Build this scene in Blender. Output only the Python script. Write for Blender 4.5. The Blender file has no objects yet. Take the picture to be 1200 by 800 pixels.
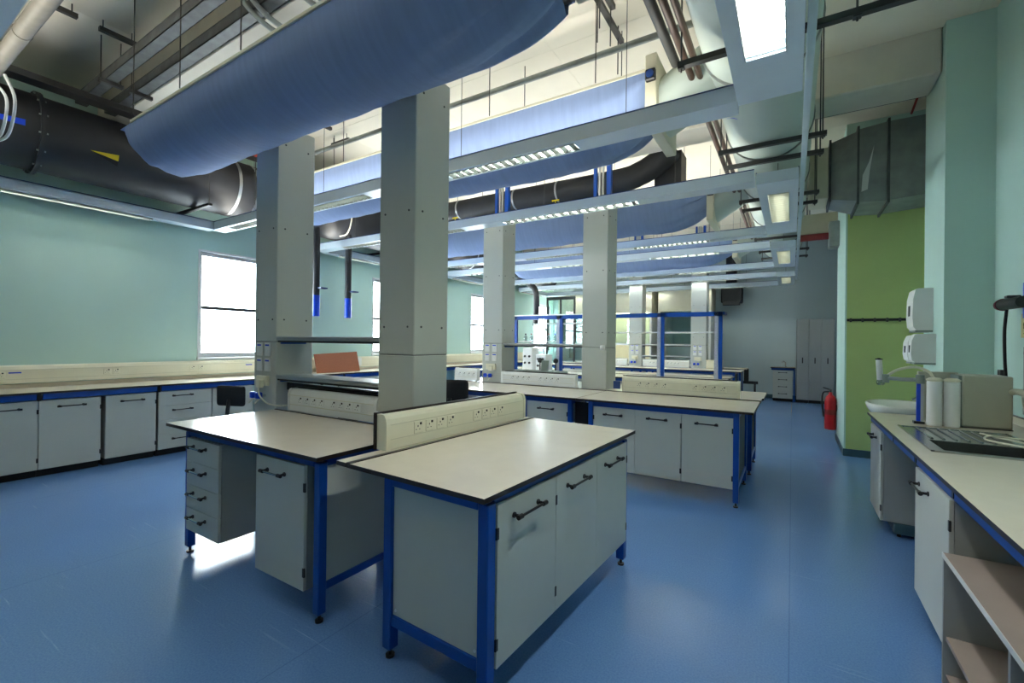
import bpy, bmesh, math, random
from math import sin, cos, pi, radians, sqrt
from mathutils import Vector, Matrix
random.seed(7)
S = bpy.context.scene
COL = S.collection

# ------------------------------------------------------------------ camera
CAM_H = 1.52
yaw, pitch, roll = radians(31.89), radians(.08), radians(.656)
fw = Vector((-sin(yaw)*cos(pitch), cos(yaw)*cos(pitch), sin(pitch)))
rt = Vector((cos(yaw), sin(yaw), 0)); up = rt.cross(fw)
rt, up = rt*cos(roll)+up*sin(roll), -rt*sin(roll)+up*cos(roll)
cd = bpy.data.cameras.new('camera'); cam = bpy.data.objects.new('camera', cd); COL.objects.link(cam)
cd.sensor_width = 36; cd.lens = 527.6/1200*36; cd.clip_start = .02; cd.clip_end = 200
cam.matrix_world = Matrix(((rt.x, up.x, -fw.x, 0), (rt.y, up.y, -fw.y, 0), (rt.z, up.z, -fw.z, CAM_H), (0, 0, 0, 1)))
S.camera = cam

# ------------------------------------------------------------------ world, exposure
W = bpy.data.worlds.new('overcast_sky'); S.world = W; W.use_nodes = True
bg = W.node_tree.nodes['Background']; bg.inputs[0].default_value = (.86, .94, 1, 1); bg.inputs[1].default_value = 19.0
S.view_settings.view_transform = 'Standard'; S.view_settings.look = 'None'
S.view_settings.exposure = 0.7; S.view_settings.gamma = 1; S.view_settings.use_curve_mapping = False
DOWN, UPL = 40.0, 13.0          # fluorescent tubes in the louvres / uplight lenses on the beams

# ------------------------------------------------------------------ materials
def lin(r, g, b):
    f = lambda c: (c/255/12.92 if c/255 <= .04045 else ((c/255+.055)/1.055)**2.4)
    return (f(r), f(g), f(b), 1)
def mat(name, rgb, rough=.5, metal=0, var=.06, scale=6, spec=.5, emit=None, strength=0, bump=0, stretch=None, coat=0):
    m = bpy.data.materials.new(name); m.use_nodes = True; nt = m.node_tree; N = nt.nodes; L = nt.links
    b = N['Principled BSDF']; c = lin(*rgb)
    b.inputs['Roughness'].default_value = rough; b.inputs['Metallic'].default_value = metal
    b.inputs['Specular IOR Level'].default_value = spec; b.inputs['Coat Weight'].default_value = coat
    if emit:
        b.inputs['Base Color'].default_value = c
        b.inputs['Emission Color'].default_value = emit; b.inputs['Emission Strength'].default_value = strength
        return m
    tc = N.new('ShaderNodeTexCoord'); mp = N.new('ShaderNodeMapping'); L.new(tc.outputs['Object'], mp.inputs[0])
    if stretch: mp.inputs['Scale'].default_value = stretch
    no = N.new('ShaderNodeTexNoise'); no.inputs['Scale'].default_value = scale; no.inputs['Detail'].default_value = 5
    L.new(mp.outputs[0], no.inputs['Vector'])
    r = N.new('ShaderNodeValToRGB'); r.color_ramp.elements[0].position = .3; r.color_ramp.elements[1].position = .7
    r.color_ramp.elements[0].color = tuple(x*(1-var) for x in c[:3])+(1,)
    r.color_ramp.elements[1].color = tuple(min(1, x*(1+var)) for x in c[:3])+(1,)
    L.new(no.outputs['Fac'], r.inputs[0]); L.new(r.outputs[0], b.inputs['Base Color'])
    if bump:
        bp = N.new('ShaderNodeBump'); bp.inputs['Strength'].default_value = bump; bp.inputs['Distance'].default_value = .01
        L.new(no.outputs['Fac'], bp.inputs['Height']); L.new(bp.outputs[0], b.inputs['Normal'])
    return m
def glass(name, rgb, alpha=.12, rough=.02):
    m = bpy.data.materials.new(name); m.use_nodes = True; nt = m.node_tree; N = nt.nodes; L = nt.links
    N.remove(N['Principled BSDF']); o = N['Material Output']
    t = N.new('ShaderNodeBsdfTransparent'); g = N.new('ShaderNodeBsdfGlossy'); g.inputs['Roughness'].default_value = rough
    t.inputs[0].default_value = lin(*rgb); x = N.new('ShaderNodeMixShader'); x.inputs[0].default_value = alpha
    L.new(t.outputs[0], x.inputs[1]); L.new(g.outputs[0], x.inputs[2]); L.new(x.outputs[0], o.inputs[0])
    return m
def floor_mat():
    m = bpy.data.materials.new('blue_vinyl'); m.use_nodes = True; nt = m.node_tree; N = nt.nodes; L = nt.links
    b = N['Principled BSDF']; tc = N.new('ShaderNodeTexCoord')
    def noise(sc, det=4, mp=None):
        n = N.new('ShaderNodeTexNoise'); n.inputs['Scale'].default_value = sc; n.inputs['Detail'].default_value = det
        if mp:
            k = N.new('ShaderNodeMapping'); k.inputs['Scale'].default_value = mp[0]; k.inputs['Rotation'].default_value = mp[1]
            L.new(tc.outputs['Object'], k.inputs[0]); L.new(k.outputs[0], n.inputs['Vector'])
        else: L.new(tc.outputs['Object'], n.inputs['Vector'])
        return n
    def ramp(src, p0, p1, c0, c1):
        r = N.new('ShaderNodeValToRGB'); e = r.color_ramp.elements
        e[0].position = p0; e[1].position = p1; e[0].color = c0; e[1].color = c1; L.new(src, r.inputs[0]); return r
    def mix(fac, a, bcol, mode='MIX'):
        x = N.new('ShaderNodeMix'); x.data_type = 'RGBA'; x.blend_type = mode
        if isinstance(fac, float): x.inputs[0].default_value = fac
        else: L.new(fac, x.inputs[0])
        L.new(a, x.inputs[6])
        if isinstance(bcol, tuple): x.inputs[7].default_value = bcol
        else: L.new(bcol, x.inputs[7])
        return x.outputs[2]
    big = ramp(noise(.8).outputs['Fac'], .3, .7, lin(96, 138, 194), lin(104, 146, 202))
    sp = ramp(noise(110, 3).outputs['Fac'], .3, .7, lin(84, 126, 188), lin(120, 160, 210))
    c = mix(.45, big.outputs[0], sp.outputs[0])
    wp = noise(1.1, 3)
    scr = ramp(noise(3.5, 9, ((.5, 16, 1), (0, 0, .6))).outputs['Fac'], .63, .72, (0, 0, 0, 1), (1, 1, 1, 1))
    msk = ramp(wp.outputs['Fac'], .52, .66, (0, 0, 0, 1), (.6, .6, .6, 1))
    mm = N.new('ShaderNodeMath'); mm.operation = 'MULTIPLY'; L.new(scr.outputs[0], mm.inputs[0]); L.new(msk.outputs[0], mm.inputs[1])
    c = mix(mm.outputs[0], c, lin(160, 195, 232))
    # welded sheet seams every 2 m, running with the room's length
    sx = N.new('ShaderNodeSeparateXYZ'); L.new(tc.outputs['Object'], sx.inputs[0])
    md = N.new('ShaderNodeMath'); md.operation = 'PINGPONG'; md.inputs[1].default_value = 1.0; L.new(sx.outputs['X'], md.inputs[0])
    lt = N.new('ShaderNodeMath'); lt.operation = 'LESS_THAN'; lt.inputs[1].default_value = .003; L.new(md.outputs[0], lt.inputs[0])
    ml = N.new('ShaderNodeMath'); ml.operation = 'MULTIPLY'; ml.inputs[1].default_value = .3; L.new(lt.outputs[0], ml.inputs[0])
    c = mix(ml.outputs[0], c, lin(40, 78, 140))
    L.new(c, b.inputs['Base Color'])
    rr = ramp(noise(40, 2).outputs['Fac'], .3, .75, (.16, .16, .16, 1), (.2, .2, .2, 1)); L.new(rr.outputs[0], b.inputs['Roughness'])
    bp = N.new('ShaderNodeBump'); bp.inputs['Strength'].default_value = .02; bp.inputs['Distance'].default_value = .002
    L.new(noise(14, 3).outputs['Fac'], bp.inputs['Height']); L.new(bp.outputs[0], b.inputs['Normal'])
    b.inputs['Specular IOR Level'].default_value = .55
    return m
M = dict(
    floor=floor_mat(),
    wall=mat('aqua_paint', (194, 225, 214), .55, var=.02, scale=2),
    wallb=mat('aqua_paint_greyed_by_light', (186, 202, 202), .6, var=.02, scale=2),  # aqua paint with the back wall's greyer light put into its colour
    green=mat('lime_paint', (194, 212, 136), .55, var=.03, scale=3),
    ceil=mat('cream_ceiling_board', (232, 226, 208), .7, var=.03, scale=3),
    beam=mat('painted_concrete', (214, 210, 196), .7, var=.05, scale=4, bump=.1),
    skirt=mat('dark_skirting', (58, 88, 98), .4),
    white=mat('white_gloss_paint', (236, 240, 238), .35, var=.02),
    cream=mat('cream_plastic', (234, 230, 206), .35, var=.02),
    creamw=mat('white_plastic', (232, 234, 230), .35, var=.02),
    lam=mat('grey_laminate', (200, 203, 193), .32, var=.025, scale=3),
    lamb=mat('grey_board', (164, 166, 162), .45, var=.03, scale=3),
    top=mat('cream_worktop', (228, 220, 202), .22, var=.025, scale=8),
    edge=mat('dark_worktop_edge', (40, 34, 32), .4, var=.15, scale=20),
    blue=mat('blue_steel', (8, 72, 160), .3, var=.05),
    black=mat('black_plastic', (20, 21, 23), .35, var=.1),
    rubber=mat('black_rubber', (15, 15, 16), .6),
    dark=mat('dark_recess', (24, 26, 28), .7),
    colm=mat('grey_casing', (196, 200, 192), .4, var=.02, scale=2),
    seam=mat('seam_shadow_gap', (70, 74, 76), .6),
    chrome=mat('chrome', (210, 214, 218), .12, 1, var=.02),
    steel=mat('stainless_steel', (176, 178, 178), .24, 1, var=.06, scale=3, stretch=(1, 14, 1)),
    tray=mat('weathered_pipe_lagging', (122, 118, 108), .6, var=.15, scale=8),
    alu2=mat('zinc_plated_channel', (178, 184, 200), .4, .2, var=.2, scale=30, stretch=(1, 1, 2)),
    alu=mat('aluminium_rail', (186, 190, 192), .3, .9, var=.03),
    galv=mat('galvanised_steel', (84, 88, 88), .55, .2, var=.3, scale=9),
    galvd=mat('dull_galvanised', (150, 156, 150), .5, .15, var=.2, scale=5),
    strut=mat('dark_strut', (74, 74, 72), .5, .5, var=.1),
    duct=mat('black_duct_pvc', (40, 42, 46), .55, var=.2, scale=3),
    wduct=mat('white_duct', (198, 210, 200), .45, var=.04, scale=2),
    fabric=mat('blue_textile', (138, 158, 196), .85, var=.05, scale=3, spec=.2, stretch=(9, 1, 1)),
    light=mat('pale_blue_enamel', (214, 227, 236), .35, var=.02),
    trim=mat('navy_edge', (24, 60, 120), .4),
    tube=mat('lit_tube', (255, 255, 255), .5, emit=(1, .99, .93, 1), strength=DOWN),
    tubeglow=mat('unlit_tube_glow', (255, 250, 225), .5, emit=(1, .93, .72, 1), strength=6),  # switched-off tubes; faint glow added to lighten their louvres
    upl=mat('lit_uplight', (255, 255, 255), .5, emit=(1, .95, .85, 1), strength=UPL),
    hoodlit=mat('lit_hood_lamp', (255, 255, 255), .5, emit=(1, .95, .72, 1), strength=9),
    louv=mat('mirror_louvre', (150, 156, 150), .3, .6, var=.02),
    yellow=mat('yellow_vinyl', (222, 196, 20), .5, var=.02),
    red=mat('red_paint', (196, 22, 34), .3, var=.05),
    redp=mat('red_pipe', (150, 50, 44), .45, var=.1),
    bluep=mat('bright_blue_plastic', (10, 70, 214), .3, var=.04),
    brown=mat('copper_pipe', (86, 68, 58), .4, .3, var=.15),
    beige=mat('beige_panel', (212, 208, 184), .5, var=.03),
    wood=mat('brown_hardboard', (164, 100, 70), .6, var=.12, scale=14, stretch=(1, 5, 5)),
    cush=mat('black_upholstery', (22, 23, 26), .75, var=.2, scale=40),
    paper=mat('yellowed_paper', (206, 200, 140), .7, var=.05),
    ink=mat('dark_ink', (30, 28, 26), .7),
    ceram=mat('white_ceramic', (226, 228, 220), .12, var=.01),
    hose=mat('cream_tubing', (214, 212, 190), .35, var=.03),
    tin=mat('beige_enamel', (184, 184, 166), .4, var=.03),
    taupe=mat('taupe_board', (170, 156, 146), .5, var=.04),
    gbox=mat('grey_green_box', (136, 150, 142), .45),
    purple=mat('maroon_plastic', (130, 30, 60), .4),
    glass=glass('window_glass', (250, 252, 252), .06),
    clear=glass('clear_plastic', (220, 230, 228), .25, .08),
    hglass=glass('sash_glass', (225, 238, 236), .08),
)

# ------------------------------------------------------------------ mesh building
class MB:
    def __init__(s): s.v = []; s.f = []; s.mi = []; s.sm = []
    def add(s, vs, fs, mi=0, smooth=False):
        o = len(s.v); s.v += [tuple(v) for v in vs]
        for i, f in enumerate(fs):
            s.f.append(tuple(o+k for k in f)); s.mi.append(mi[i] if isinstance(mi, list) else mi); s.sm.append(smooth)
        return s
    def box(s, x0, x1, y0, y1, z0, z1, top=0, mi=0):
        vs = [(x, y, z) for z in (z0, z1) for y in (y0, y1) for x in (x0, x1)]
        fs = [(0, 2, 3, 1), (4, 5, 7, 6), (0, 1, 5, 4), (2, 6, 7, 3), (0, 4, 6, 2), (1, 3, 7, 5)]
        return s.add(vs, fs, [mi, top if top else mi, mi, mi, mi, mi])
    def rbox(s, x0, x1, y0, y1, z0, z1, b=.004, seg=1):      # bevelled box
        bm = bmesh.new(); bmesh.ops.create_cube(bm, size=1)
        for v in bm.verts: v.co = Vector(((x0+x1)/2+v.co.x*(x1-x0), (y0+y1)/2+v.co.y*(y1-y0), (z0+z1)/2+v.co.z*(z1-z0)))
        bmesh.ops.bevel(bm, geom=bm.edges[:], offset=b, segments=seg, affect='EDGES', profile=.5)
        bm.verts.index_update(); s.add([v.co for v in bm.verts], [[v.index for v in f.verts] for f in bm.faces], smooth=seg > 1); bm.free(); return s
    def prism(s, pts, a, b, axis='x', smooth=False, mi=0):   # polygon in the plane across axis, extruded a..b
        n = len(pts)
        mk = {'x': lambda p, t: (t, p[0], p[1]), 'y': lambda p, t: (p[0], t, p[1]), 'z': lambda p, t: (p[0], p[1], t)}[axis]
        vs = [mk(p, a) for p in pts]+[mk(p, b) for p in pts]
        s.add(vs, [(i, (i+1) % n, n+(i+1) % n, n+i) for i in range(n)], mi, smooth)
        s.add(vs, [tuple(range(n))[::-1], tuple(range(n, 2*n))], mi); return s
    def tube(s, path, r, n=10, caps=True, mi=0):
        P = [Vector(p) for p in path]; R = r if isinstance(r, (list, tuple)) else [r]*len(P); rings = []
        t0 = (P[1]-P[0]).normalized(); a = t0.orthogonal().normalized()
        for i, p in enumerate(P):
            t = ((P[min(i+1, len(P)-1)]-P[max(i-1, 0)])).normalized()
            a = (a-t*a.dot(t)).normalized(); b = t.cross(a)
            rings.append([p+(a*cos(2*pi*k/n)+b*sin(2*pi*k/n))*R[i] for k in range(n)])
        vs = [v for q in rings for v in q]; fs = []
        for i in range(len(P)-1):
            for k in range(n): fs.append((i*n+k, i*n+(k+1) % n, (i+1)*n+(k+1) % n, (i+1)*n+k))
        s.add(vs, fs, mi, True)
        if caps: s.add(vs, [tuple(range(n))[::-1], tuple((len(P)-1)*n+k for k in range(n))], mi)
        return s
    def cyl(s, p, q, r, n=16, r2=None, mi=0): return s.tube([p, q], [r, r if r2 is None else r2], n, True, mi)
    def lathe(s, prof, c=(0, 0, 0), n=24, sx=1, sy=1, mi=0):
        vs = [(c[0]+r*cos(2*pi*k/n)*sx, c[1]+r*sin(2*pi*k/n)*sy, c[2]+z) for r, z in prof for k in range(n)]
        fs = [(i*n+k, i*n+(k+1) % n, (i+1)*n+(k+1) % n, (i+1)*n+k) for i in range(len(prof)-1) for k in range(n)]
        return s.add(vs, fs, mi, True)
    def grid(s, fn, nu, nv, mi=0):
        vs = [fn(i/nu, j/nv) for i in range(nu+1) for j in range(nv+1)]
        fs = [(i*(nv+1)+j, i*(nv+1)+j+1, (i+1)*(nv+1)+j+1, (i+1)*(nv+1)+j) for i in range(nu) for j in range(nv)]
        return s.add(vs, fs, mi, True)
    def mesh(s, name, *mats):
        me = bpy.data.meshes.new(name); me.from_pydata(s.v, [], s.f)
        for m in mats: me.materials.append(M[m])
        me.polygons.foreach_set('material_index', s.mi); me.polygons.foreach_set('use_smooth', s.sm)
        bm = bmesh.new(); bm.from_mesh(me); bmesh.ops.recalc_face_normals(bm, faces=bm.faces[:]); bm.to_mesh(me); bm.free()
        me.update(); return me
def arc(c, r, a0, a1, n, plane='xz'):
    o = []
    for i in range(n+1):
        t = a0+(a1-a0)*i/n; d = (cos(t)*r, sin(t)*r)
        o.append({'xz': (c[0]+d[0], c[1], c[2]+d[1]), 'yz': (c[0], c[1]+d[0], c[2]+d[1]), 'xy': (c[0]+d[0], c[1]+d[1], c[2])}[plane])
    return o
def smooth_path(pts, n=6):
    P = [Vector(p) for p in pts]; P = [P[0]*2-P[1]]+P+[P[-1]*2-P[-2]]; out = []
    for i in range(1, len(P)-2):
        for k in range(n):
            t = k/n; a, b, c, d = P[i-1:i+3]
            out.append(.5*((2*b)+(c-a)*t+(2*a-5*b+4*c-d)*t*t+(3*b-a-3*c+d)*t**3))
    return out+[P[-2]]
# objects: a thing is a top-level Empty or mesh; parts are children in the thing's own axes
def put(name, me, parent=None, loc=(0, 0, 0), rz=0):
    o = bpy.data.objects.new(name, me); COL.objects.link(o); o.location = loc; o.rotation_euler = (0, 0, rz)
    if parent is not None: o.parent = parent
    return o
def part(name, mb, mats, parent, loc=(0, 0, 0), rz=0):
    mats = (mats,) if isinstance(mats, str) else mats
    return put(name, mb.mesh(name, *mats), parent, loc, rz)
def tag(o, label, cat, group=None):
    o['label'] = label; o['category'] = cat
    if group: o['group'] = group
    return o
def thing(name, label, cat, loc=(0, 0, 0), rz=0, group=None): return tag(put(name, None, None, loc, rz), label, cat, group)
def single(name, mb, mats, label, cat, loc=(0, 0, 0), rz=0, group=None): return tag(part(name, mb, mats, None, loc, rz), label, cat, group)
def struct(name, mb, mats, loc=(0, 0, 0)):
    o = part(name, mb, mats, None, loc); o['kind'] = 'structure'; return o

# ------------------------------------------------------------------ room shell
XL, XR, YB, YF, ZC = -7.55, 1.55, 15.0, -2.6, 4.6
struct('floor', MB().box(XL-.2, 3.4, YF-.2, YB+.2, -.1, 0), 'floor')
# left wall with four window openings
WIN = [(3.26, 4.40), (6.55, 7.70), (9.98, 11.13), (13.55, 14.72)]; WZ0, WZ1 = 1.235, 2.83
wl = MB(); ys = [YF-.2]+[y for w in WIN for y in w]+[YB+.2]
for i in range(0, len(ys), 2): wl.box(XL-.2, XL, ys[i], ys[i+1], 0, ZC)
for a, b in WIN: wl.box(XL-.2, XL, a, b, 0, WZ0); wl.box(XL-.2, XL, a, b, WZ1, ZC)
struct('wall_left', wl, 'wall')
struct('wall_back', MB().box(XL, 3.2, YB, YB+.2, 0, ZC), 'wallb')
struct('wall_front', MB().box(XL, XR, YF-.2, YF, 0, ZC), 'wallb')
struct('wall_right', MB().box(XR, XR+.2, YF-.2, 7.75, 0, ZC), 'wall')
struct('wall_right_pillar', MB().box(1.21, XR, 5.75, 6.5, 0, ZC), 'wall')
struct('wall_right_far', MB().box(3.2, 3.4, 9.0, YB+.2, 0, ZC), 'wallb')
wg = struct('wall_green', MB().box(.64, XR+.2, 7.75, 7.8, 0, 4.1), 'green')
struct('wall_partition', MB().box(.62, .8, 7.8, 9.05, 0, ZC).box(.62, .64, 7.75, 7.8, 0, 4.1).box(.8, 3.4, 8.85, 9.05, 0, ZC), 'wall')
part('upper_infill', MB().box(.62, XR+.2, 7.76, 7.8, 4.1, ZC), 'wall', wg)
struct('baseboard_right', MB().box(.61, .62, 7.74, 9.05, 0, .1).box(.61, XR, 7.735, 7.75, 0, .1), 'skirt')
struct('baseboard_left', MB().box(XL, XL+.012, YF, YB, 0, .1), 'skirt')
struct('baseboard_back', MB().box(XL, 3.2, YB-.012, YB, 0, .1), 'skirt')
# ceiling: boards between downstand beams
BEAMS = [(-1.2, -.65), (2.06, 2.6), (5.85, 6.35), (9.15, 9.65), (12.7, 13.2)]; BZ0 = 4.17
ce = struct('ceiling', MB().box(XL-.2, 3.4, YF-.2, YB+.2, ZC+.02, ZC+.1), 'dark')
edges = [YF]+[y for b in BEAMS for y in b]+[YB]
cache = {}
for i in range(0, len(edges), 2):
    y0, y1 = edges[i], edges[i+1]; ny = max(1, round((y1-y0)/1.45)); dy = (y1-y0)/ny
    for j in range(ny):
        nx = 6; dx = (3.2-XL)/nx
        for k in range(nx):
            key = (round(dy, 4),)
            if key not in cache: cache[key] = MB().rbox(.0006, dx-.0006, .0006, dy-.0006, 0, .022, .002).mesh('ceiling_board', 'ceil')
            put('ceiling_board', cache[key], ce, (XL+k*dx, y0+j*dy, ZC-.002))
for i, (a, b) in enumerate(BEAMS):
    o = struct('ceiling_beam', MB().rbox(XL, 3.2 if b > 10 else (3.2 if b > 9 else (1.205 if b > 6 else XR)), a, b, BZ0, ZC+.02, .015), 'beam')
# windows
for i, (a, b) in enumerate(WIN):
    w = put('window_%d' % (i+1), None, None, (XL, a, WZ0)); w['kind'] = 'structure'
    h, l = WZ1-WZ0, b-a; x0, x1 = -.13, -.07
    fr = MB()
    for q in ((0, .05, 0, h), (l-.05, l, 0, h)): fr.box(x0, x1, q[0], q[1], q[2], q[3])
    fr.box(x0, x1, .05, l-.05, 0, .05).box(x0, x1, .05, l-.05, h-.05, h)
    part('frame', fr, 'white', w)
    part('reveal', MB().box(-.2, .012, -.03, 0, -.03, h+.03).box(-.2, .012, l, l+.03, -.03, h+.03).box(-.2, .012, 0, l, h, h+.03), 'white', w)
    part('sill', MB().rbox(-.2, .03, -.04, l+.04, -.035, 0, .006), 'white', w)
    part('transom', MB().box(x0-.01, x1+.01, .05, l-.05, h*.475-.025, h*.475+.025), 'seam', w)
    part('pane', MB().box(-.105, -.099, .05, l-.05, .05, h*.475-.025), 'glass', w)
    part('pane', MB().box(-.105, -.099, .05, l-.05, h*.475+.025, h-.05), 'glass', w)
    part('gasket', MB().box(x1-.01, x1+.005, .05, l-.05, .05, .065).box(x1-.01, x1+.005, .05, l-.05, h-.1, h-.085), 'seam', w)
# ------------------------------------------------------------------ shared small parts
def handle_mesh(L=.17, bar='black'):
    m = MB()
    for s in (-1, 1):
        x = s*L/2; m.cyl((x, 0, 0), (x, -.036, 0), .0075, 8); m.cyl((x-s*.012, -.036, 0), (x+s*.02, -.036, 0), .011, 10)
        m.cyl((x, -.0, 0), (x, -.006, 0), .013, 10)
    m.cyl((-L/2, -.036, 0), (L/2, -.036, 0), .0062, 8, mi=1); return m.mesh('handle', 'black', bar)
HND = handle_mesh(); HNDC = handle_mesh(.17, 'chrome'); HNDL = handle_mesh(.2)
HINGE = MB().rbox(-.006, .012, -.006, .004, -.025, .025, .002).mesh('hinge', 'black')
def cabinet(label, loc, rz, w, d, z0, z1, kind, n=1, hinges='r', hnd=HND, group=None, hw=None, name=None, plinth=0):
    """local: front faces -y at y=0; x 0..w"""
    t = thing(name or ('drawer_unit' if kind == 'drawers' else 'under_bench_cupboard'), label, 'drawers' if kind == 'drawers' else 'cupboard', loc, rz, group)
    th = .018; b = MB()
    b.box(0, th, 0, d, z0, z1).box(w-th, w, 0, d, z0, z1).box(th, w-th, 0, d, z0, z0+th).box(th, w-th, 0, d, z1-th, z1).box(th, w-th, d-.006, d, z0+th, z1-th)
    part('carcass', b, 'lamb', t)
    if plinth: part('plinth', MB().box(.0, w, .05, d-.02, z0-plinth, z0), 'dark', t)
    if kind == 'drawers':
        hh = (z1-z0)/n
        for i in range(n):
            f = part('drawer', MB().rbox(.0015, w-.0015, -.02, -.002, z0+i*hh+.0015, z0+(i+1)*hh-.0015, .002), 'lam', t)
            put('handle', hnd, f, (w/2 if hw is None else hw, -.02, z0+(i+.68)*hh))
    else:
        ww = w/n
        for i in range(n):
            f = part('door', MB().rbox(i*ww+.0015, (i+1)*ww-.0015, -.02, -.002, z0, z1, .002), 'lam', t)
            put('handle', hnd, f, ((i+.5)*ww if hw is None else i*ww+hw, -.02, z1-.075))
            hs = hinges[i] if len(hinges) > i else hinges[0]
            hx = (i+1)*ww-.006 if hs == 'r' else i*ww
            for zz in (z0+.1, z1-.12): put('hinge', HINGE, f, (hx, -.016, zz))
    return t
# double of a single 13 A socket with switch
SK_PLATE = MB().rbox(-.036, .036, -.006, 0, -.036, .036, .003).mesh('socket', 'cream')
SK_PLATEW = MB().rbox(-.036, .036, -.006, 0, -.036, .036, .003).mesh('socket', 'creamw')
SK_HOLES = MB().box(-.003, .003, -.0068, -.005, .002, .012).box(-.017, -.009, -.0068, -.005, -.014, -.010).box(.009, .017, -.0068, -.005, -.014, -.010).mesh('pin_holes', 'ink')
SK_SW = MB().rbox(.008, .022, -.011, -.005, .014, .028, .002).mesh('switch', 'ink')
def socket(parent, loc, rz=0, white=False):
    s = put('socket', SK_PLATEW if white else SK_PLATE, parent, loc, rz)
    put('pin_holes', SK_HOLES, s, (-.006, 0, 0)); put('switch', SK_SW, s); return s
def trunking(label, loc, rz, L, xs, h=.19, d=.075, white=False, group='bench socket trunkings', back=True):
    """local: front faces -y, x 0..L, stands on z=0, depth towards +y"""
    t = thing('socket_trunking', label, 'socket panel', loc, rz, group); c = 'creamw' if white else 'cream'
    pts = [(0, .004), (0, h*.74), (.006, h*.88), (.018, h*.97), (.03, h), (d, h), (d, .004)]
    part('housing', MB().prism(pts, .028, L-.028), c, t)
    for a, b in ((0, .028), (L-.028, L)):
        pe = [(-.004, 0), (-.004, h*.75), (.003, h*.9), (.016, h), (.03, h+.004), (d+.002, h+.004), (d+.002, 0)]
        part('end_cap', MB().prism(pe, a, b), c, t)
    part('cover_rib', MB().box(.03, L-.03, -.0015, 0, h*.3-.002, h*.3+.002).box(.03, L-.03, -.0015, 0, h*.72-.002, h*.72+.002), 'beige', t)
    if back: part('back_panel', MB().box(-.012, L-.01, d+.002, d+.018, -.0, h+.012), 'edge', t)
    for x in xs: socket(t, (x, 0, h*.51), 0, white)
    return t
def worktop(x0, x1, y0, y1, z, th=.022): return MB().box(x0, x1, y0, y1, z-th, z, top=1)
FOOT = MB().cyl((0, 0, 0), (0, 0, .012), .022, 12).cyl((0, 0, .012), (0, 0, .05), .009, 8).mesh('foot', 'black')
def leg(t, x, y, s=.05, z1=.86, mat_='blue'):
    l = part('leg', MB().rbox(x, x+s, y, y+s, .045, z1, .004), mat_, t); put('foot', FOOT, l, (x+s/2, y+s/2, 0)); return l

BH = .905
# ------------------------------------------------------------------ island 1: bench facing the camera, left
t = thing('lab_bench', 'blue framed lab bench with knee space, behind the nearest bench on its left', 'bench', (-3.66, 1.5, 0), 0, 'blue framed island benches')
part('worktop', worktop(-.2, 1.565, -.045, .76, BH), ('edge', 'top'), t)
part('rear_strip', MB().box(-.2, 1.565, .762, .775, BH-.022, BH+.006), 'edge', t)
for x in (0, 1.48): leg(t, x, 0, .05); leg(t, x, .7, .05)
part('top_rail', MB().rbox(.05, 1.48, .0, .03, .835, .883, .003), 'blue', t)
part('top_rail', MB().rbox(.05, 1.48, .72, .75, .835, .883, .003), 'blue', t)
for x in (0, 1.48):
    part('side_rail', MB().rbox(x, x+.04, .05, .7, .835, .883, .003), 'blue', t)
    part('stretcher', MB().rbox(x+.005, x+.045, .05, .7, .165, .205, .003), 'blue', t)
part('end_sheet', MB().box(1.497, 1.509, .05, .7, .205, .835), 'lam', t)
part('rear_stretcher', MB().rbox(.05, 1.48, .71, .745, .165, .205, .003), 'blue', t)
cabinet('four drawer unit hung under the left end of the nearer left bench', (-3.612, 1.508, 0), 0, .445, .5, .18, .825, 'drawers', 4, hnd=HNDC, hw=.19)
cabinet('single door cupboard beside the knee space of the nearer left bench', (-2.725, 1.508, 0), 0, .48, .5, .15, .833, 'door', 1, 'r', hnd=HNDC, hw=.21)
trunking('socket trunking on the nearer left bench between the two tall columns', (-3.72, 2.3, BH), 0, 1.12, [.18, .275, .37, .465, .62, .715, .81, .905], white=True)
# nearest bench, turned a few degrees, doors facing the aisle
FR = radians(-2.6); FO = (-1.016, 1.44, 0)
def F(x, y, z=0): c, s_ = cos(FR), sin(FR); return (FO[0]+x*c-y*s_, FO[1]+x*s_+y*c, z)
t = thing('lab_bench', 'nearest blue framed lab bench with three doors facing the aisle', 'bench', FO, FR, 'blue framed island benches')
part('worktop', worktop(-.845, 0, 0, 1.735, BH), ('edge', 'top'), t)
part('groove_strip', MB().box(-.872, -.845, 0, 1.735, BH-.022, BH+.005), 'edge', t)
part('rear_strip', worktop(-.95, -.872, -.005, 1.735, BH+.003), ('edge', 'top'), t)
for y in (.05, 1.57):
    leg(t, -.65, y, .055); leg(t, -.072, y, .055)
    part('stretcher', MB().rbox(-.595, -.072, y+.005, y+.05, .165, .215, .003), 'blue', t)
    part('end_rail', MB().rbox(-.595, -.072, y, y+.04, .83, .883, .003), 'blue', t)
part('end_sheet', MB().box(-.595, -.072, .068, .08, .215, .835), 'lam', t)
part('screw', MB().cyl((-.575, .068, .24), (-.575, .063, .24), .006, 8), 'white', t); part('screw', MB().cyl((-.092, .068, .24), (-.092, .063, .24), .006, 8), 'white', t)
part('top_rail', MB().rbox(-.065, -.03, .105, 1.57, .845, .883, .003), 'blue', t)
part('rear_rail', MB().rbox(-.65, -.615, .105, 1.57, .83, .883, .003), 'blue', t)
cabinet('three door cupboard run under the nearest bench', F(-.035, .112), FR+pi/2, 1.5, .5, .165, .845, 'doors', 3, 'llr', hnd=HNDL, hw=.22)
trunking('long socket trunking on the nearest bench in the foreground', F(-.9, .27, BH+.003), FR+pi/2, 1.42, [.24, .335, .43, .525, .79, .885, .98, 1.075], h=.195)
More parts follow.
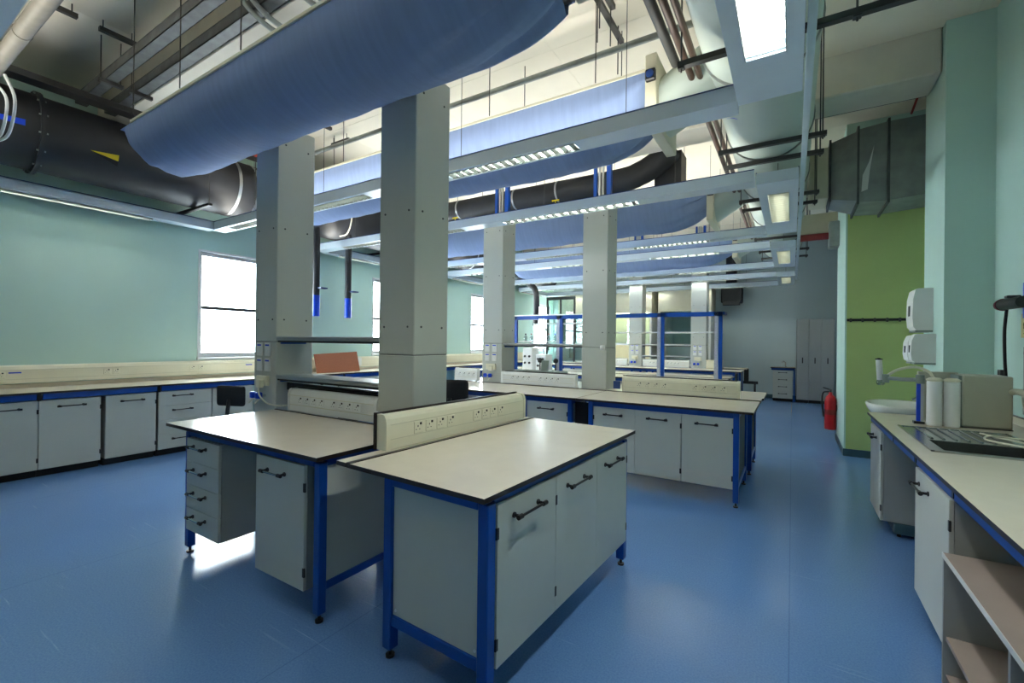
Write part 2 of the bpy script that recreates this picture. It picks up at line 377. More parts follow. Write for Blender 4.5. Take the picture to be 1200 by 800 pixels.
part('spine_bracket', MB().box(-.94, -.6, 1.5, 1.53, BH-.06, BH-.022), 'blue', t); part('spine_bracket', MB().box(-.94, -.6, .2, .23, BH-.06, BH-.022), 'blue', t)
# ------------------------------------------------------------------ service columns
def column(label, x0, x1, y0, y1, zt, seam, plates=False, posts=4.17, z0=0, group='grey service columns'):
    t = thing('service_column', label, 'column', (x0, y0, 0), 0, group); w, d = x1-x0, y1-y0
    part('lower_casing', MB().rbox(0, w, 0, d, z0, seam-.002, .006), 'colm', t)
    part('seam', MB().box(.004, w-.004, .004, d-.004, seam-.002, seam+.002), 'seam', t)
    part('upper_casing', MB().rbox(0, w, 0, d, seam+.002, zt, .006), 'colm', t)
    sc = MB().cyl((0, 0, 0), (0, -.004, 0), .008, 8).mesh('screw', 'seam')
    for z in (seam+.2, seam+1.02, zt-.18):
        for x in (.06, w-.06): put('screw', sc, t, (x, 0, z))
        for y in (.07, d-.07): put('screw', sc, t, (w, y, z), pi/2)
    if posts:
        for x, m_, r in ((.05, 'blue', .022), (.12, 'alu', .014), (.17, 'alu', .012), (.24, 'blue', .03)):
            part('post' if m_ == 'blue' else 'conduit', MB().box(x, x+2*r, d*(.75 if y0 < 3 else .7)-r, d*(.75 if y0 < 3 else .7)+r, zt, ZC-.003 if y0 < 3 or y0 > 10 else 4.17), m_, t)
    if plates:
        pl = MB().rbox(-.043, .043, -.012, 0, -.06, .06, .004).mesh('switch_plate', 'creamw')
        st = MB().box(-.03, .03, -.0135, -.011, .03, .044).mesh('blue_strip', 'bluep'); tg = MB().rbox(-.012, .012, -.018, -.011, -.03, -.005, .003).mesh('rocker', 'white')
        for i, x in enumerate((.1, .23)):
            for z in (1.43, 1.29):
                p = put('switch_plate', pl, t, (x, 0, z)); put('blue_strip', st, p); put('rocker', tg, p)
        p = part('socket_box', MB().rbox(.09, .26, -.035, 0, 1.1, 1.19, .006), 'cream', t); part('plug', MB().rbox(.16, .23, -.075, -.035, 1.085, 1.16, .008), 'cream', p)
        for x in (.1, .19):
            v = part('gas_tap', MB().cyl((x, 0, 1.01), (x, -.05, 1.01), .012, 10), 'chrome', t)
            part('tap_knob', MB().lathe([(.012, 0), (.03, .006), (.03, .05), (.02, .058), (.001, .058)], (x, -.06, .985), 12), 'bluep', v)
            part('tap_nozzle', MB().cyl((x, -.05, .985), (x-.02, -.09, .94), .007, 8), 'hose', v)
    return t
C1 = (-4.262, -3.91); C2 = (-2.592, -2.236)
c = column('grey service column with switch plates on the nearer left bench', *C1, 2.3, 2.66, 3.46, 1.5, True)
part('cable', MB().tube(smooth_path([(.2, -.07, 1.09), (.26, -.09, 1.02), (.36, -.08, .96), (.47, -.03, .94), (.545, .02, .95)]), .007, 8), 'hose', c)
column('tall plain grey service column nearest the camera', *C2, 2.3, 2.66, 3.46, 1.42)
column('grey service column with switch plates on the second island', -4.06, -3.70, 5.66, 6.02, 3.38, 1.5, True, z0=BH+.004)
c = column('plain grey service column in the middle of the second island', -2.41, -2.06, 5.66, 6.02, 3.38, 1.46, z0=BH+.004)
part('bell_knob', MB().lathe([(.001, -.035), (.03, -.03), (.035, 0), (.03, .03), (.001, .035)], (.3, -.02, 1.46), 14), 'creamw', c)
# shelves between the columns
def shelf(label, x0, x1, y0, y1, z, group='shelves between the columns'):
    t = thing('reagent_shelf', label, 'shelf', (x0, y0, z), 0, group); L, d = x1-x0, y1-y0
    part('board', MB().box(0, L, .025, d, -.022, 0), 'lamb', t)
    part('front_rail', MB().tube([(0, .012, -.008), (L, .012, -.008)], .014, 10).box(0, L, .01, .03, -.03, -.01), 'alu', t)
    part('underside_rail', MB().box(.0, L, .015, .04, -.045, -.028), 'black', t)
    for x in (0, L-.02): part('bracket', MB().box(x, x+.02, .04, d-.02, -.06, -.022), 'blue', t)
    return t
shelf('upper shelf between the two nearest columns', C1[1], C2[0], 2.3, 2.6, 1.54)
shelf('lower shelf above the socket trunking between the two nearest columns', C1[1], C2[0], 2.3, 2.6, 1.2)
shelf('grey shelf between the two columns of the second island', -3.70, -2.41, 5.7, 5.98, 1.5)
# dark service tray behind the nearer trunking
t = thing('service_tray', 'dark cable tray under the lower shelf behind the nearer trunking', 'cable tray', (C1[1], 2.4, .905))
part('tray', MB().box(.01, 1.3, 0, .2, .16, .2).box(.01, 1.3, 0, .012, .2, .225), 'black', t)
part('support', MB().box(.02, .05, .05, .15, -.02, .16).box(1.26, 1.29, .05, .15, -.02, .16), 'blue', t)
part('blue_connector', MB().rbox(1.2, 1.24, -.012, .0, .17, .205, .003), 'bluep', t)
# ------------------------------------------------------------------ island 2
def plain_bench(label, x0, x1, y0, y1, legs, endshade=(), front='-', h=BH, group='blue framed island benches', feet=True):
    t = thing('lab_bench', label, 'bench', (x0, y0, 0), 0, group); L, D = x1-x0, y1-y0
    part('worktop', worktop(0, L, 0, D, h), ('edge', 'top'), t)
    ya, yb = .04, D-.09
    for x in legs: leg(t, x-x0, ya, .05, h-.022); leg(t, x-x0, yb, .05, h-.022)
    a, b = min(legs)-x0+.05, max(legs)-x0
    part('top_rail', MB().rbox(a, b, ya+.005, ya+.035, h-.075, h-.022, .003), 'blue', t)
    part('rear_rail', MB().rbox(a, b, yb+.01, yb+.04, h-.075, h-.022, .003), 'blue', t)
    for x in legs:
        part('stretcher', MB().rbox(x-x0+.005, x-x0+.045, ya+.05, yb, .165, .205, .003), 'blue', t)
        part('side_rail', MB().rbox(x-x0+.005, x-x0+.045, ya+.05, yb, h-.075, h-.022, .003), 'blue', t)
    for x in endshade: part('end_sheet', MB().box(x-x0+.02, x-x0+.032, ya+.05, yb, .205, h-.075), 'seam', t)  # dark sheet stands for the shade under the open bench end
    return t
plain_bench('left bench of the second island, front side', -4.55, -2.04, 4.62, 5.58, (-4.5, -2.74, -2.15))
plain_bench('right bench of the second island, front side beside the aisle', -2.03, -.29, 4.62, 5.58, (-1.9, -.46), (-.46,))
plain_bench('rear bench of the second island, backing onto its trunking', -4.55, -.27, 5.9, 6.7, (-4.5, -2.4, -.44), (-.44,))
cabinet('single door cupboard under the left bench of the second island', (-2.685, 4.69, 0), 0, .53, .5, .165, .83, 'door', 1, 'r')
cabinet('four drawer unit under the left bench of the second island, partly behind the chair', (-3.72, 4.69, 0), 0, .5, .5, .165, .83, 'drawers', 4)
cabinet('double door cupboard under the right bench of the second island', (-1.845, 4.69, 0), 0, .92, .5, .165, .83, 'doors', 2, 'lr')
cabinet('single door cupboard at the aisle end of the second island', (-.92, 4.69, 0), 0, .46, .5, .165, .83, 'door', 1, 'r')
single('gap_shade', MB().box(-2.095, -1.91, 4.75, 4.77, .1, .85), 'dark', 'dark sheet for the shade in the gap between the two front benches of the second island', 'panel')  # shade of the open gap, drawn as a dark sheet
t = thing('service_spine', 'cream topped service spine down the middle of the second island', 'spine', (-4.55, 5.585, 0))
part('cover', worktop(0, 4.265, 0, .31, BH+.003), ('edge', 'top'), t); part('groove', MB().box(0, 4.265, -.004, .012, BH-.02, BH+.008), 'edge', t)
for x in (.2, 2.0, 4.05): part('post', MB().box(x, x+.05, .1, .2, 0, BH-.02), 'blue', t)
SX = [.2, .29, .38, .47, .66, .75, .84, .93]
trunking('socket trunking between the columns of the second island', (-3.67, 5.6, BH+.008), 0, 1.2, SX, white=True, h=.17)
trunking('socket trunking at the aisle end of the second island', (-1.83, 5.6, BH+.008), 0, 1.34, [.22, .32, .42, .52, .87, .97, 1.07, 1.17])
single('blue_outlet_plate', MB().rbox(0, .09, 0, .02, 0, .1, .004), 'trim', 'navy blank outlet plate between column and trunking on the second island', 'plate', (-1.96, 5.64, BH+.03))
trunking('socket trunking left of the second island columns', (-4.55, 5.6, BH+.008), 0, .44, [.1, .19, .28, .37], white=True)
t = thing('balance_tray', 'long grey green instrument case on the rear bench of the second island', 'instrument', (-3.75, 6.15, BH))
part('case', MB().rbox(0, .78, 0, .3, .01, .17, .01), 'gbox', t); part('lid_seam', MB().box(.2, .206, -.003, 0, .01, .17).box(.66, .666, -.003, 0, .01, .17), 'seam', t)
part('screen', MB().add([(.4, .1, .17), (.52, .1, .17), (.5, .16, .33), (.38, .16, .33), (.4, .13, .17), (.52, .13, .17), (.5, .19, .33), (.38, .19, .33)], [(0, 1, 2, 3), (4, 7, 6, 5), (0, 4, 5, 1), (1, 5, 6, 2), (2, 6, 7, 3), (3, 7, 4, 0)]), 'gbox', t)
for i, x in enumerate((-.02, .2)):
    t = thing('knob_stand', ('left' if i == 0 else 'right')+' of two black knobbed stands behind the grey green case', 'stand', (-3.5+x*1.3, 6.55, BH), 0, 'black knobbed stands')
    part('stem', MB().cyl((0, 0, .01), (0, 0, .3), .012, 8), 'black', t); part('base', MB().cyl((0, 0, 0), (0, 0, .012), .05, 14), 'black', t)
    part('knob', MB().lathe([(.001, -.045), (.035, -.03), (.045, 0), (.035, .03), (.001, .045)], (0, 0, .32), 14), 'black', t)
single('white_block', MB().rbox(0, .22, 0, .18, 0, .09, .01).rbox(.02, .2, .03, .15, .09, .1, .004), 'creamw', 'low white plastic block left of the grey green case', 'box', (-4.0, 6.2, BH))

# ------------------------------------------------------------------ chairs
def chair(label, loc, rz):
    t = thing('lab_chair', label, 'chair', loc, rz, 'black lab chairs')
    part('backrest', MB().rbox(-.2, .2, .19, .24, .66, .90, .035, 3), 'cush', t)
    part('seat', MB().rbox(-.22, .22, -.23, .19, .45, .52, .03, 3), 'cush', t)
    part('back_stem', MB().tube(smooth_path([(0, .05, .44), (0, .22, .45), (0, .27, .56), (0, .245, .74)]), .022, 8), 'black', t)
    part('gas_lift', MB().cyl((0, 0, .1), (0, 0, .45), .026, 12), 'black', t)
    for k in range(5):
        a = 2*pi*k/5+.3; l = part('base_arm', MB().tube([(0, 0, .12), (.28*cos(a), .28*sin(a), .075)], [.028, .016], 8), 'black', t)
        part('castor', MB().cyl((.28*cos(a)-.018*sin(a), .28*sin(a)+.018*cos(a), .032), (.28*cos(a)+.018*sin(a), .28*sin(a)-.018*cos(a), .032), .032, 12), 'black', l)
    return t
chair('black lab chair by the drawers of the window wall counter', (-6.0, 3.12, 0), radians(200)).scale = (1, 1, 1.04)
t = chair('black lab chair with gaitered stem in front of the second island', (-3.28, 4.05, 0), radians(205)); t.scale = (1, 1, 1.22)
# ------------------------------------------------------------------ window wall counter
LH = .925; LX = -6.85
t = thing('wall_worktop', 'long cream worktop along the window wall', 'worktop', (LX, 0, 0))
part('top', worktop(XL-LX+.002, .0, -2.3, 13.4, LH), ('edge', 'top'), t)
part('upstand', MB().box(XL-LX+.002, XL-LX+.02, -2.3, 13.4, LH, LH+.05), 'top', t)
ysup = [-2.25, -.2, 1.42, 2.5, 3.72, 5.3, 7.0, 8.7, 10.4, 12.1]
for a, b in zip(ysup[:-1], ysup[1:]): part('front_rail', MB().box(-.045, -.015, a+.04, b-.01, LH-.085, LH-.024), 'blue', t)
for y in ysup: part('bracket', MB().box(XL-LX+.02, -.03, y, y+.03, LH-.1, LH-.022).box(XL-LX+.02, XL-LX+.06, y, y+.03, 0, LH-.1), 'dark', t)
def lcab(label, y0, y1, kind, n, **k): return cabinet(label, (LX-.05, y0, 0), pi/2, y1-y0, .56, .085, .83, kind, n, plinth=.085, group='cabinets along the window wall', **k)
lcab('cupboard left of the split pair on the window wall, cut by the frame', .45, 1.425, 'doors', 2, hinges='lr', hnd=HNDL)
lcab('second cupboard on the window wall, plain single door left of the dark gap', 1.43, 1.945, 'door', 1, hnd=HNDL)
lcab('third cupboard on the window wall, single door right of the dark gap', 1.985, 2.485, 'door', 1, hnd=HNDL)
lcab('four drawer unit on the window wall left of the chair', 2.51, 3.13, 'drawers', 4, hnd=HNDL, hw=.26)
lcab('four drawer unit on the window wall behind the chair', 3.14, 3.7, 'drawers', 4, hnd=HNDL)
lcab('cupboard on the window wall seen behind the nearer column', 4.2, 5.2, 'doors', 2, hinges='lr', hnd=HNDL)
lcab('far cupboard on the window wall behind the nearest tall column', 5.4, 6.4, 'doors', 2, hinges='lr', hnd=HNDL)
lcab('cupboard on the window wall beside the second island', 6.5, 7.5, 'doors', 2, hinges='lr', hnd=HNDL)
t = thing('wall_trunking', 'cream socket trunking running along the window wall above the worktop', 'socket panel', (XL, 0, .985))
part('housing', MB().prism([(0, 0), (.07, 0), (.07, .15), (.055, .19), (.04, .205), (0, .205)], -2.3, 13.4, 'y'), 'cream', t)
part('cover_rib', MB().box(.07, .0725, -2.3, 13.4, .045, .05).box(.07, .0725, -2.3, 13.4, .15, .155), 'beige', t)
for y in (1.16, 1.25, 2.17, 2.26, 3.14, 3.25, 4.1, 4.2, 5.6, 5.7, 7.3, 7.4): socket(t, (.07, y, .1), pi/2)
for y in (1.36, 3.95): part('blue_label', MB().box(.07, .073, y-.05, y+.05, .115, .13), 'bluep', t)
part('socket_box', MB().rbox(.07, .13, 6.02, 6.16, .02, .19, .01), 'creamw', t)
single('leaning_board', MB().add([(0, 0, 0), (0, .93, 0), (-.1, .93, .37), (-.1, 0, .335), (.014, 0, .004), (.014, .93, .004), (-.086, .93, .374), (-.086, 0, .339)], [(0, 1, 2, 3), (4, 7, 6, 5), (0, 4, 5, 1), (1, 5, 6, 2), (2, 6, 7, 3), (3, 7, 4, 0)]), 'wood', 'brown hardboard sheet leaning on the window wall worktop', 'board', (-7.16, 4.96, LH))
# ------------------------------------------------------------------ right counter
RX = .606; RH = .905
SB = (.77, 1.2, 3.62, 3.98)      # bowl
t = thing('wall_worktop', 'cream worktop with inset sink along the right wall', 'worktop', (RX, 0, 0))
m = MB(); z0, z1 = RH-.022, RH; hx0, hx1, hy0, hy1 = .115, .66, 3.57, 4.5
m.box(0, hx0, .7, 5.36, z0, z1, top=1).box(hx1, XR-RX-.002, .7, 5.36, z0, z1, top=1).box(hx0, hx1, .7, hy0, z0, z1, top=1).box(hx0, hx1, hy1, 5.36, z0, z1, top=1)
part('top', m, ('edge', 'top'), t)
part('upstand', MB().box(XR-RX-.02, XR-RX-.002, .7, 5.36, RH, RH+.06), 'top', t)
part('upstand_edge', MB().box(XR-RX-.022, XR-RX-.002, .7, 5.36, RH+.06, RH+.068), 'edge', t)
for a, b in ((.75, 2.78), (2.82, 3.5), (3.56, 4.2), (4.24, 5.3)): part('front_rail', MB().box(.02, .05, a, b, RH-.075, RH-.023), 'blue', t)
for y in (2.785, 3.51, 4.205): part('rail_joint', MB().box(.018, .054, y, y+.025, RH-.07, RH-.026), 'black', t)
t = thing('sink', 'stainless steel inset sink with ribbed drainer on the right worktop', 'sink', (.70, 3.55, RH))
m = MB(); X1, Y1 = .6, 1.0; bx0, bx1, by0, by1 = SB[0]-.70, SB[1]-.70, SB[2]-3.55, SB[3]-3.55
m.box(0, bx0, 0, Y1, 0, .004).box(bx1, X1, 0, Y1, 0, .004).box(bx0, bx1, 0, by0, 0, .004).box(bx0, bx1, by1, Y1, 0, .004)
for q in ((0, X1, 0, .015), (0, X1, Y1-.015, Y1), (0, .015, 0, Y1), (X1-.015, X1, 0, Y1)): m.box(q[0], q[1], q[2], q[3], .004, .009)
part('rim', m, 'steel', t)
m = MB(); dz = -.16
m.box(bx0, bx1, by0, by1, dz, dz+.003).box(bx0, bx0+.003, by0, by1, dz, 0).box(bx1-.003, bx1, by0, by1, dz, 0).box(bx0, bx1, by0, by0+.003, dz, 0).box(bx0, bx1, by1-.003, by1, dz, 0)
part('bowl', m, 'steel', t)
part('plug_hole', MB().cyl((.28, .25, dz+.003), (.28, .25, dz+.006), .035, 16), 'black', t)
for k in range(7): part('drainer_rib', MB().tube([(bx0+.03+k*.06, by1+.06, .004), (bx0+.03+k*.06, Y1-.06, .006)], .008, 6), 'steel', t)
def rcab(label, y0, y1, **k): return cabinet(label, (RX+.028, y1, 0), -pi/2, y1-y0, .55, .12, .825, 'door', 1, group='cupboards under the right worktop', **k)
rcab('single door cupboard under the sink in the right counter', 2.8, 3.46, hinges='r', hw=.2, hnd=HNDL)
rcab('cupboard at the far end of the right counter beside the wash basin', 4.66, 5.2, hinges='r', hw=.25)
t = thing('floor_plinth', 'navy box on feet under the far cupboard of the right counter', 'box', (.7, 4.66, 0))
part('box', MB().rbox(0, .48, 0, .5, .03, .115, .006), 'skirt', t)
for x in (.04, .44):
    for y in (.05, .45): part('foot', MB().cyl((x, y, 0), (x, y, .03), .015, 8), 'black', t)
t = thing('open_shelf_unit', 'low taupe open shelf unit under the right counter nearest the camera', 'shelf unit', (.59, 1.45, 0))
L = 1.33; th = .018
part('top', MB().box(0, .55, 0, L, .57, .588), 'taupe', t); part('shelf', MB().box(.01, .55, th, L-th, .2, .218), 'taupe', t)
part('base', MB().box(.01, .55, th, L-th, .03, .048), 'taupe', t); part('side', MB().box(0, .55, 0, th, 0, .57), 'lamb', t); part('side', MB().box(0, .55, L-th, L, 0, .57), 'lamb', t)
part('front_edge', MB().box(-.003, 0, 0, L, .568, .59), 'creamw', t); part('divider', MB().box(0, .55, .58, .598, .0, .57), 'lamb', t)
part('back', MB().box(.54, .55, th, L-th, .048, .57), 'lamb', t)
single('shelf_strip', MB().rbox(0, .03, 0, .6, 0, .02, .004), 'taupe', 'loose wooden strip lying at the back of the open shelf', 'strip', (1.02, 2.13, .218))
# water purifier cartridges and housing
t = thing('water_purifier', 'beige box water purifier standing behind the sink on the right worktop', 'purifier', (1.1, 4.72, RH))
part('cabinet', MB().rbox(.02, .29, .06, .36, .005, .40, .008), 'tin', t); part('side_trim', MB().box(.0, .022, .08, .36, .005, .395), 'gbox', t)
part('back_plate', MB().rbox(-.2, .05, .3, .33, .005, .41, .005), 'tin', t); part('base', MB().box(.01, .29, .05, .36, 0, .005), 'black', t)
for i in range(2):
    t = thing('filter_cartridge', ('left' if i == 0 else 'right')+' of two tall white filter cartridges beside the sink', 'cartridge', (.945+i*.1, 4.72, RH+.004), 0, 'white filter cartridges')
    part('body', MB().lathe([(.001, 0), (.044, 0), (.047, .01), (.047, .335), (.044, .345), (.001, .345)], (0, 0, 0), 24), 'creamw', t)
    part('cap', MB().lathe([(.044, .345), (.05, .35), (.05, .36), (.03, .372), (.001, .374)], (0, 0, 0), 24), 'cream', t)
t = thing('dispensing_gun_stand', 'stand with jointed arm and clear dispensing nozzle beside the filter cartridges', 'dispenser', (.865, 4.8, RH))
part('pole', MB().box(-.012, .012, -.012, .012, .02, .36), 'bluep', t); part('pole_cover', MB().box(.012, .03, -.015, .015, .0, .38), 'alu', t); part('base', MB().box(-.03, .035, -.03, .03, 0, .02), 'black', t)
part('arm', MB().tube([(.02, 0, .35), (-.09, .06, .345), (-.19, .1, .35)], .016, 8), 'alu', t); part('joint', MB().cyl((-.19, .1, .31), (-.19, .1, .38), .024, 12), 'gbox', t); part('joint', MB().cyl((.01, 0, .32), (.01, 0, .39), .028, 12), 'gbox', t)
part('nozzle_tube', MB().cyl((-.225, .12, .33), (-.235, .12, .50), .022, 12), 'creamw', t); part('clear_tip', MB().lathe([(.018, 0), (.03, .012), (.03, .035), (.018, .05)], (-.222, .12, .285), 12), 'clear', t)
part('button', MB().cyl((-.235, .12, .5), (-.235, .12, .515), .012, 8).cyl((-.26, .12, .505), (-.21, .12, .505), .006, 6), 'black', t)
part('hose', MB().tube(smooth_path([(-.18, .1, .37), (-.12, .08, .42), (-.02, .05, .45), (.06, .02, .42), (.09, .0, .37)]), .011, 8), 'hose', t)
single('loose_tubing', MB().tube(smooth_path([(1.12, 4.4, RH+.016), (1.2, 4.2, RH+.016), (1.3, 4.0, RH+.015), (1.22, 3.93, RH+.016), (1.08, 4.1, RH+.016), (1.12, 4.2, RH+.03), (1.3, 4.2, RH+.028), (1.42, 4.5, RH+.04), (1.44, 4.75, RH+.16), (1.47, 4.9, RH+.3)]), .006, 8), 'hose', 'cream tubing curled over the sink drainer', 'tubing')
# wash basin, tap, dispensers
t = thing('wash_basin', 'white ceramic wash basin beyond the end of the right worktop', 'basin', (.93, 5.88, .80))
part('bowl', MB().lathe([(.001, -.06), (.12, -.05), (.22, .0), (.28, .09), (.295, .135), (.285, .15), (.255, .142), (.22, .09), (.14, .03), (.001, .02)], (0, 0, 0), 36, .96, 1.4), 'ceram', t)
part('back_ledge', MB().rbox(.16, .279, -.3, .3, .02, .15, .02, 3), 'ceram', t); part('waste_pipe', MB().cyl((0, 0, -.25), (0, 0, -.05), .02, 12).tube([(0, 0, -.25), (.1, 0, -.28), (.28, 0, -.28)], .02, 10), 'creamw', t)
t = thing('mixer_tap', 'chrome lever tap on the wash basin ledge', 'tap', (1.13, 5.8, .95))
part('body', MB().cyl((0, 0, 0), (0, 0, .12), .028, 14), 'chrome', t); part('spout', MB().tube([(0, 0, .07), (-.08, 0, .08), (-.13, 0, .05)], .014, 10), 'chrome', t); part('lever', MB().tube([(0, 0, .12), (-.03, 0, .15), (-.1, 0, .17)], .01, 8), 'black', t)
def dispenser(label, y0, y1, z0, z1, dep):
    t = thing('towel_dispenser', label, 'dispenser', (1.21, y0, z0), 0, 'white wall dispensers'); h = z1-z0
    pts = [(0, 0), (-dep*.8, 0), (-dep*.95, h*.08), (-dep, h*.3), (-dep*.97, h*.75), (-dep*.85, h*.97), (-dep*.75, h), (0, h)]
    part('casing', MB().prism(pts, 0, y1-y0, 'y'), 'creamw', t); part('bottom_strip', MB().box(-dep*.85, 0, .004, y1-y0-.004, -.018, 0), 'gbox', t)
    part('window', MB().box(-dep-.004, -dep+.006, (y1-y0)*.4, (y1-y0)*.6, h*.35, h*.6), 'seam', t); return t
dispenser('upper white towel dispenser on the pillar', 6.12, 6.42, 1.69, 2.12, .16)
dispenser('lower white dispenser on the pillar, nearer of the pair', 6.0, 6.14, 1.36, 1.65, .19)
dispenser('lower white dispenser on the pillar, farther of the pair', 6.17, 6.4, 1.36, 1.64, .19)
# right wall gear
t = thing('wall_nozzle', 'black and maroon nozzle device on a bracket on the right wall', 'device', (1.48, 5.12, 1.87))
part('body', MB().cyl((-.02, .12, 0), (.0, -.2, 0), .045, 16), 'black', t); part('cap', MB().cyl((-.024, .17, 0), (-.02, .12, 0), .042, 16, .05), 'purple', t); part('clip', MB().rbox(-.04, .04, -.03, .03, .045, .065, .004), 'black', t)
part('bracket', MB().box(.02, .068, -.17, -.12, -.12, .15), 'bluep', t)
single('black_cable', MB().tube(smooth_path([(1.47, 5.2, 1.83), (1.47, 5.24, 1.65), (1.48, 5.26, 1.4), (1.49, 5.26, 1.2), (1.5, 5.3, 1.02), (1.51, 5.42, 1.0), (1.525, 5.5, 1.1), (1.52, 5.53, 1.26)]), .011, 8), 'rubber', 'black cable hanging from the wall nozzle down to a socket', 'cable')
t = thing('paper_note', 'yellowed paper note with handwriting on the right wall', 'note', (1.535, 4.93, 1.6))
part('sheet', MB().box(.008, .013, 0, .24, 0, .19), 'paper', t)
part('handwriting', MB().box(.0065, .008, .16, .2, .1, .106).box(.0065, .008, .19, .196, .07, .12).box(.0065, .008, .12, .15, .05, .056).box(.0065, .008, .14, .19, .03, .036).box(.0065, .008, .09, .13, .075, .08), 'ink', t)
t = thing('wall_plate', 'grey metal splash plate on the right wall below the note', 'plate', (1.55, 4.5, 1.0)); part('plate', MB().rbox(-.016, -.003, 0, .6, 0, .53, .004), 'galvd', t); part('bolt', MB().cyl((-.016, .55, .48), (-.026, .55, .48), .012, 8), 'purple', t)
t = thing('swan_neck_tap', 'cream swan neck tap with tubing at the wall side of the sink', 'tap', (1.42, 4.55, RH))
part('neck', MB().tube(smooth_path([(0, .0, 0), (0, 0, .14), (0, .05, .25), (-.02, .16, .295), (-.04, .28, .27), (-.05, .34, .19), (-.05, .35, .1)]), .022, 10), 'hose', t); part('base', MB().cyl((0, 0, 0), (0, 0, .04), .04, 14), 'black', t)
t = thing('wall_socket', 'small black wall socket above the worktop beside the pillar', 'socket', (1.55, 5.5, 1.27)); part('box', MB().rbox(-.03, -.002, 0, .07, 0, .06, .004), 'black', t); part('face', MB().box(-.032, -.03, .015, .055, .012, .048), 'rubber', t)
# coat rail on the green wall, extinguisher
t = thing('coat_rail', 'black coat hook rail across the lime green wall', 'coat rail', (.64, 7.75, 1.86)); part('bar', MB().box(0, .78, -.02, 0, 0, .035), 'black', t)
for k in range(6): part('hook', MB().box(.03+k*.13, .055+k*.13, -.03, -.02, -.012, .042), 'strut', t)
t = thing('fire_extinguisher', 'red fire extinguisher at the corner of the aqua partition', 'extinguisher', (.535, 8.92, .17))
part('cylinder', MB().lathe([(.001, 0), (.075, 0), (.08, .02), (.08, .47), (.06, .53), (.025, .56), (.025, .6), (.001, .6)], (0, 0, 0), 20), 'red', t)
part('valve', MB().cyl((0, 0, .58), (0, 0, .64), .02, 10), 'black', t); part('lever', MB().tube([(.02, 0, .63), (-.1, 0, .67)], .01, 6), 'black', t); part('hose', MB().tube(smooth_path([(-.02, 0, .61), (-.1, -.02, .58), (-.11, -.02, .4), (-.09, -.02, .2)]), .012, 8), 'black', t)
part('label', MB().lathe([(.0805, .24), (.0805, .32)], (0, 0, 0), 20), 'redp', t); part('wall_bracket', MB().box(.06, .085, -.03, .03, .3, .4), 'black', t)
# ------------------------------------------------------------------ overhead: linear lights in loops
BLADE = MB().add([(0, -.058, -.012), (0, .058, -.012), (-.018, -.058, .022), (-.018, .058, .022), (.018, -.058, .022), (.018, .058, .022)], [(0, 1, 3, 2), (0, 4, 5, 1), (2, 3, 5, 4), (0, 2, 4), (1, 5, 3)]).mesh('blade', 'louv')
def light_beam(label, x0, x1, y, louvres, up=True, z=3.13, w=.2, h=.1, group='pale blue linear lights', blades=16):
    """runs along x; louvres = list of (xa, xb)"""
    t = thing('linear_light', label, 'light', (x0, y, z), 0, group); L = x1-x0; m = MB(); cur = 0
    for a, b in louvres+[(x1, x1)]:
        a -= x0; b -= x0
        if a-cur > .001: m.box(cur, a, 0, w, -.012, 0)
        if b > a: m.box(a, b, 0, .04, -.012, 0); m.box(a, b, w-.04, w, -.012, 0)
        cur = b
    m.box(0, L, 0, .012, 0, h).box(0, L, w-.012, w, 0, h).box(0, L, .012, w-.012, h-.05, h-.044).box(0, .012, .012, w-.012, 0, h-.05).box(L-.012, L, .012, w-.012, 0, h-.05)
    part('housing', m, 'light', t); part('edge_trim', MB().box(0, L, -.004, .006, h, h+.008), 'trim', t)
    for a, b in louvres:
        lv = part('louvre', MB().box(a-x0, b-x0, .036, .04, -.016, .04).box(a-x0, b-x0, w-.04, w-.036, -.016, .04), 'louv', t)
        part('tube_lamp', MB().cyl((a-x0+.03, w/2, .036), (b-x0-.03, w/2, .036), .012, 8), 'tube', lv)
        for k in range(blades): put('blade', BLADE, lv, (a-x0+(k+.5)*(b-a)/blades, w/2, -.012))
    if up:
        part('uplight_lens', MB().box(.3, L-.3, .05, w-.05, h-.043, h-.034), 'upl', t)
    for k in (.14, .36, .66, .89): part('suspension_wire', MB().cyl((L*k, w/2, h-.015), (L*k, w/2, ZC-.002-z), .003, 5), 'strut', t)
    return t
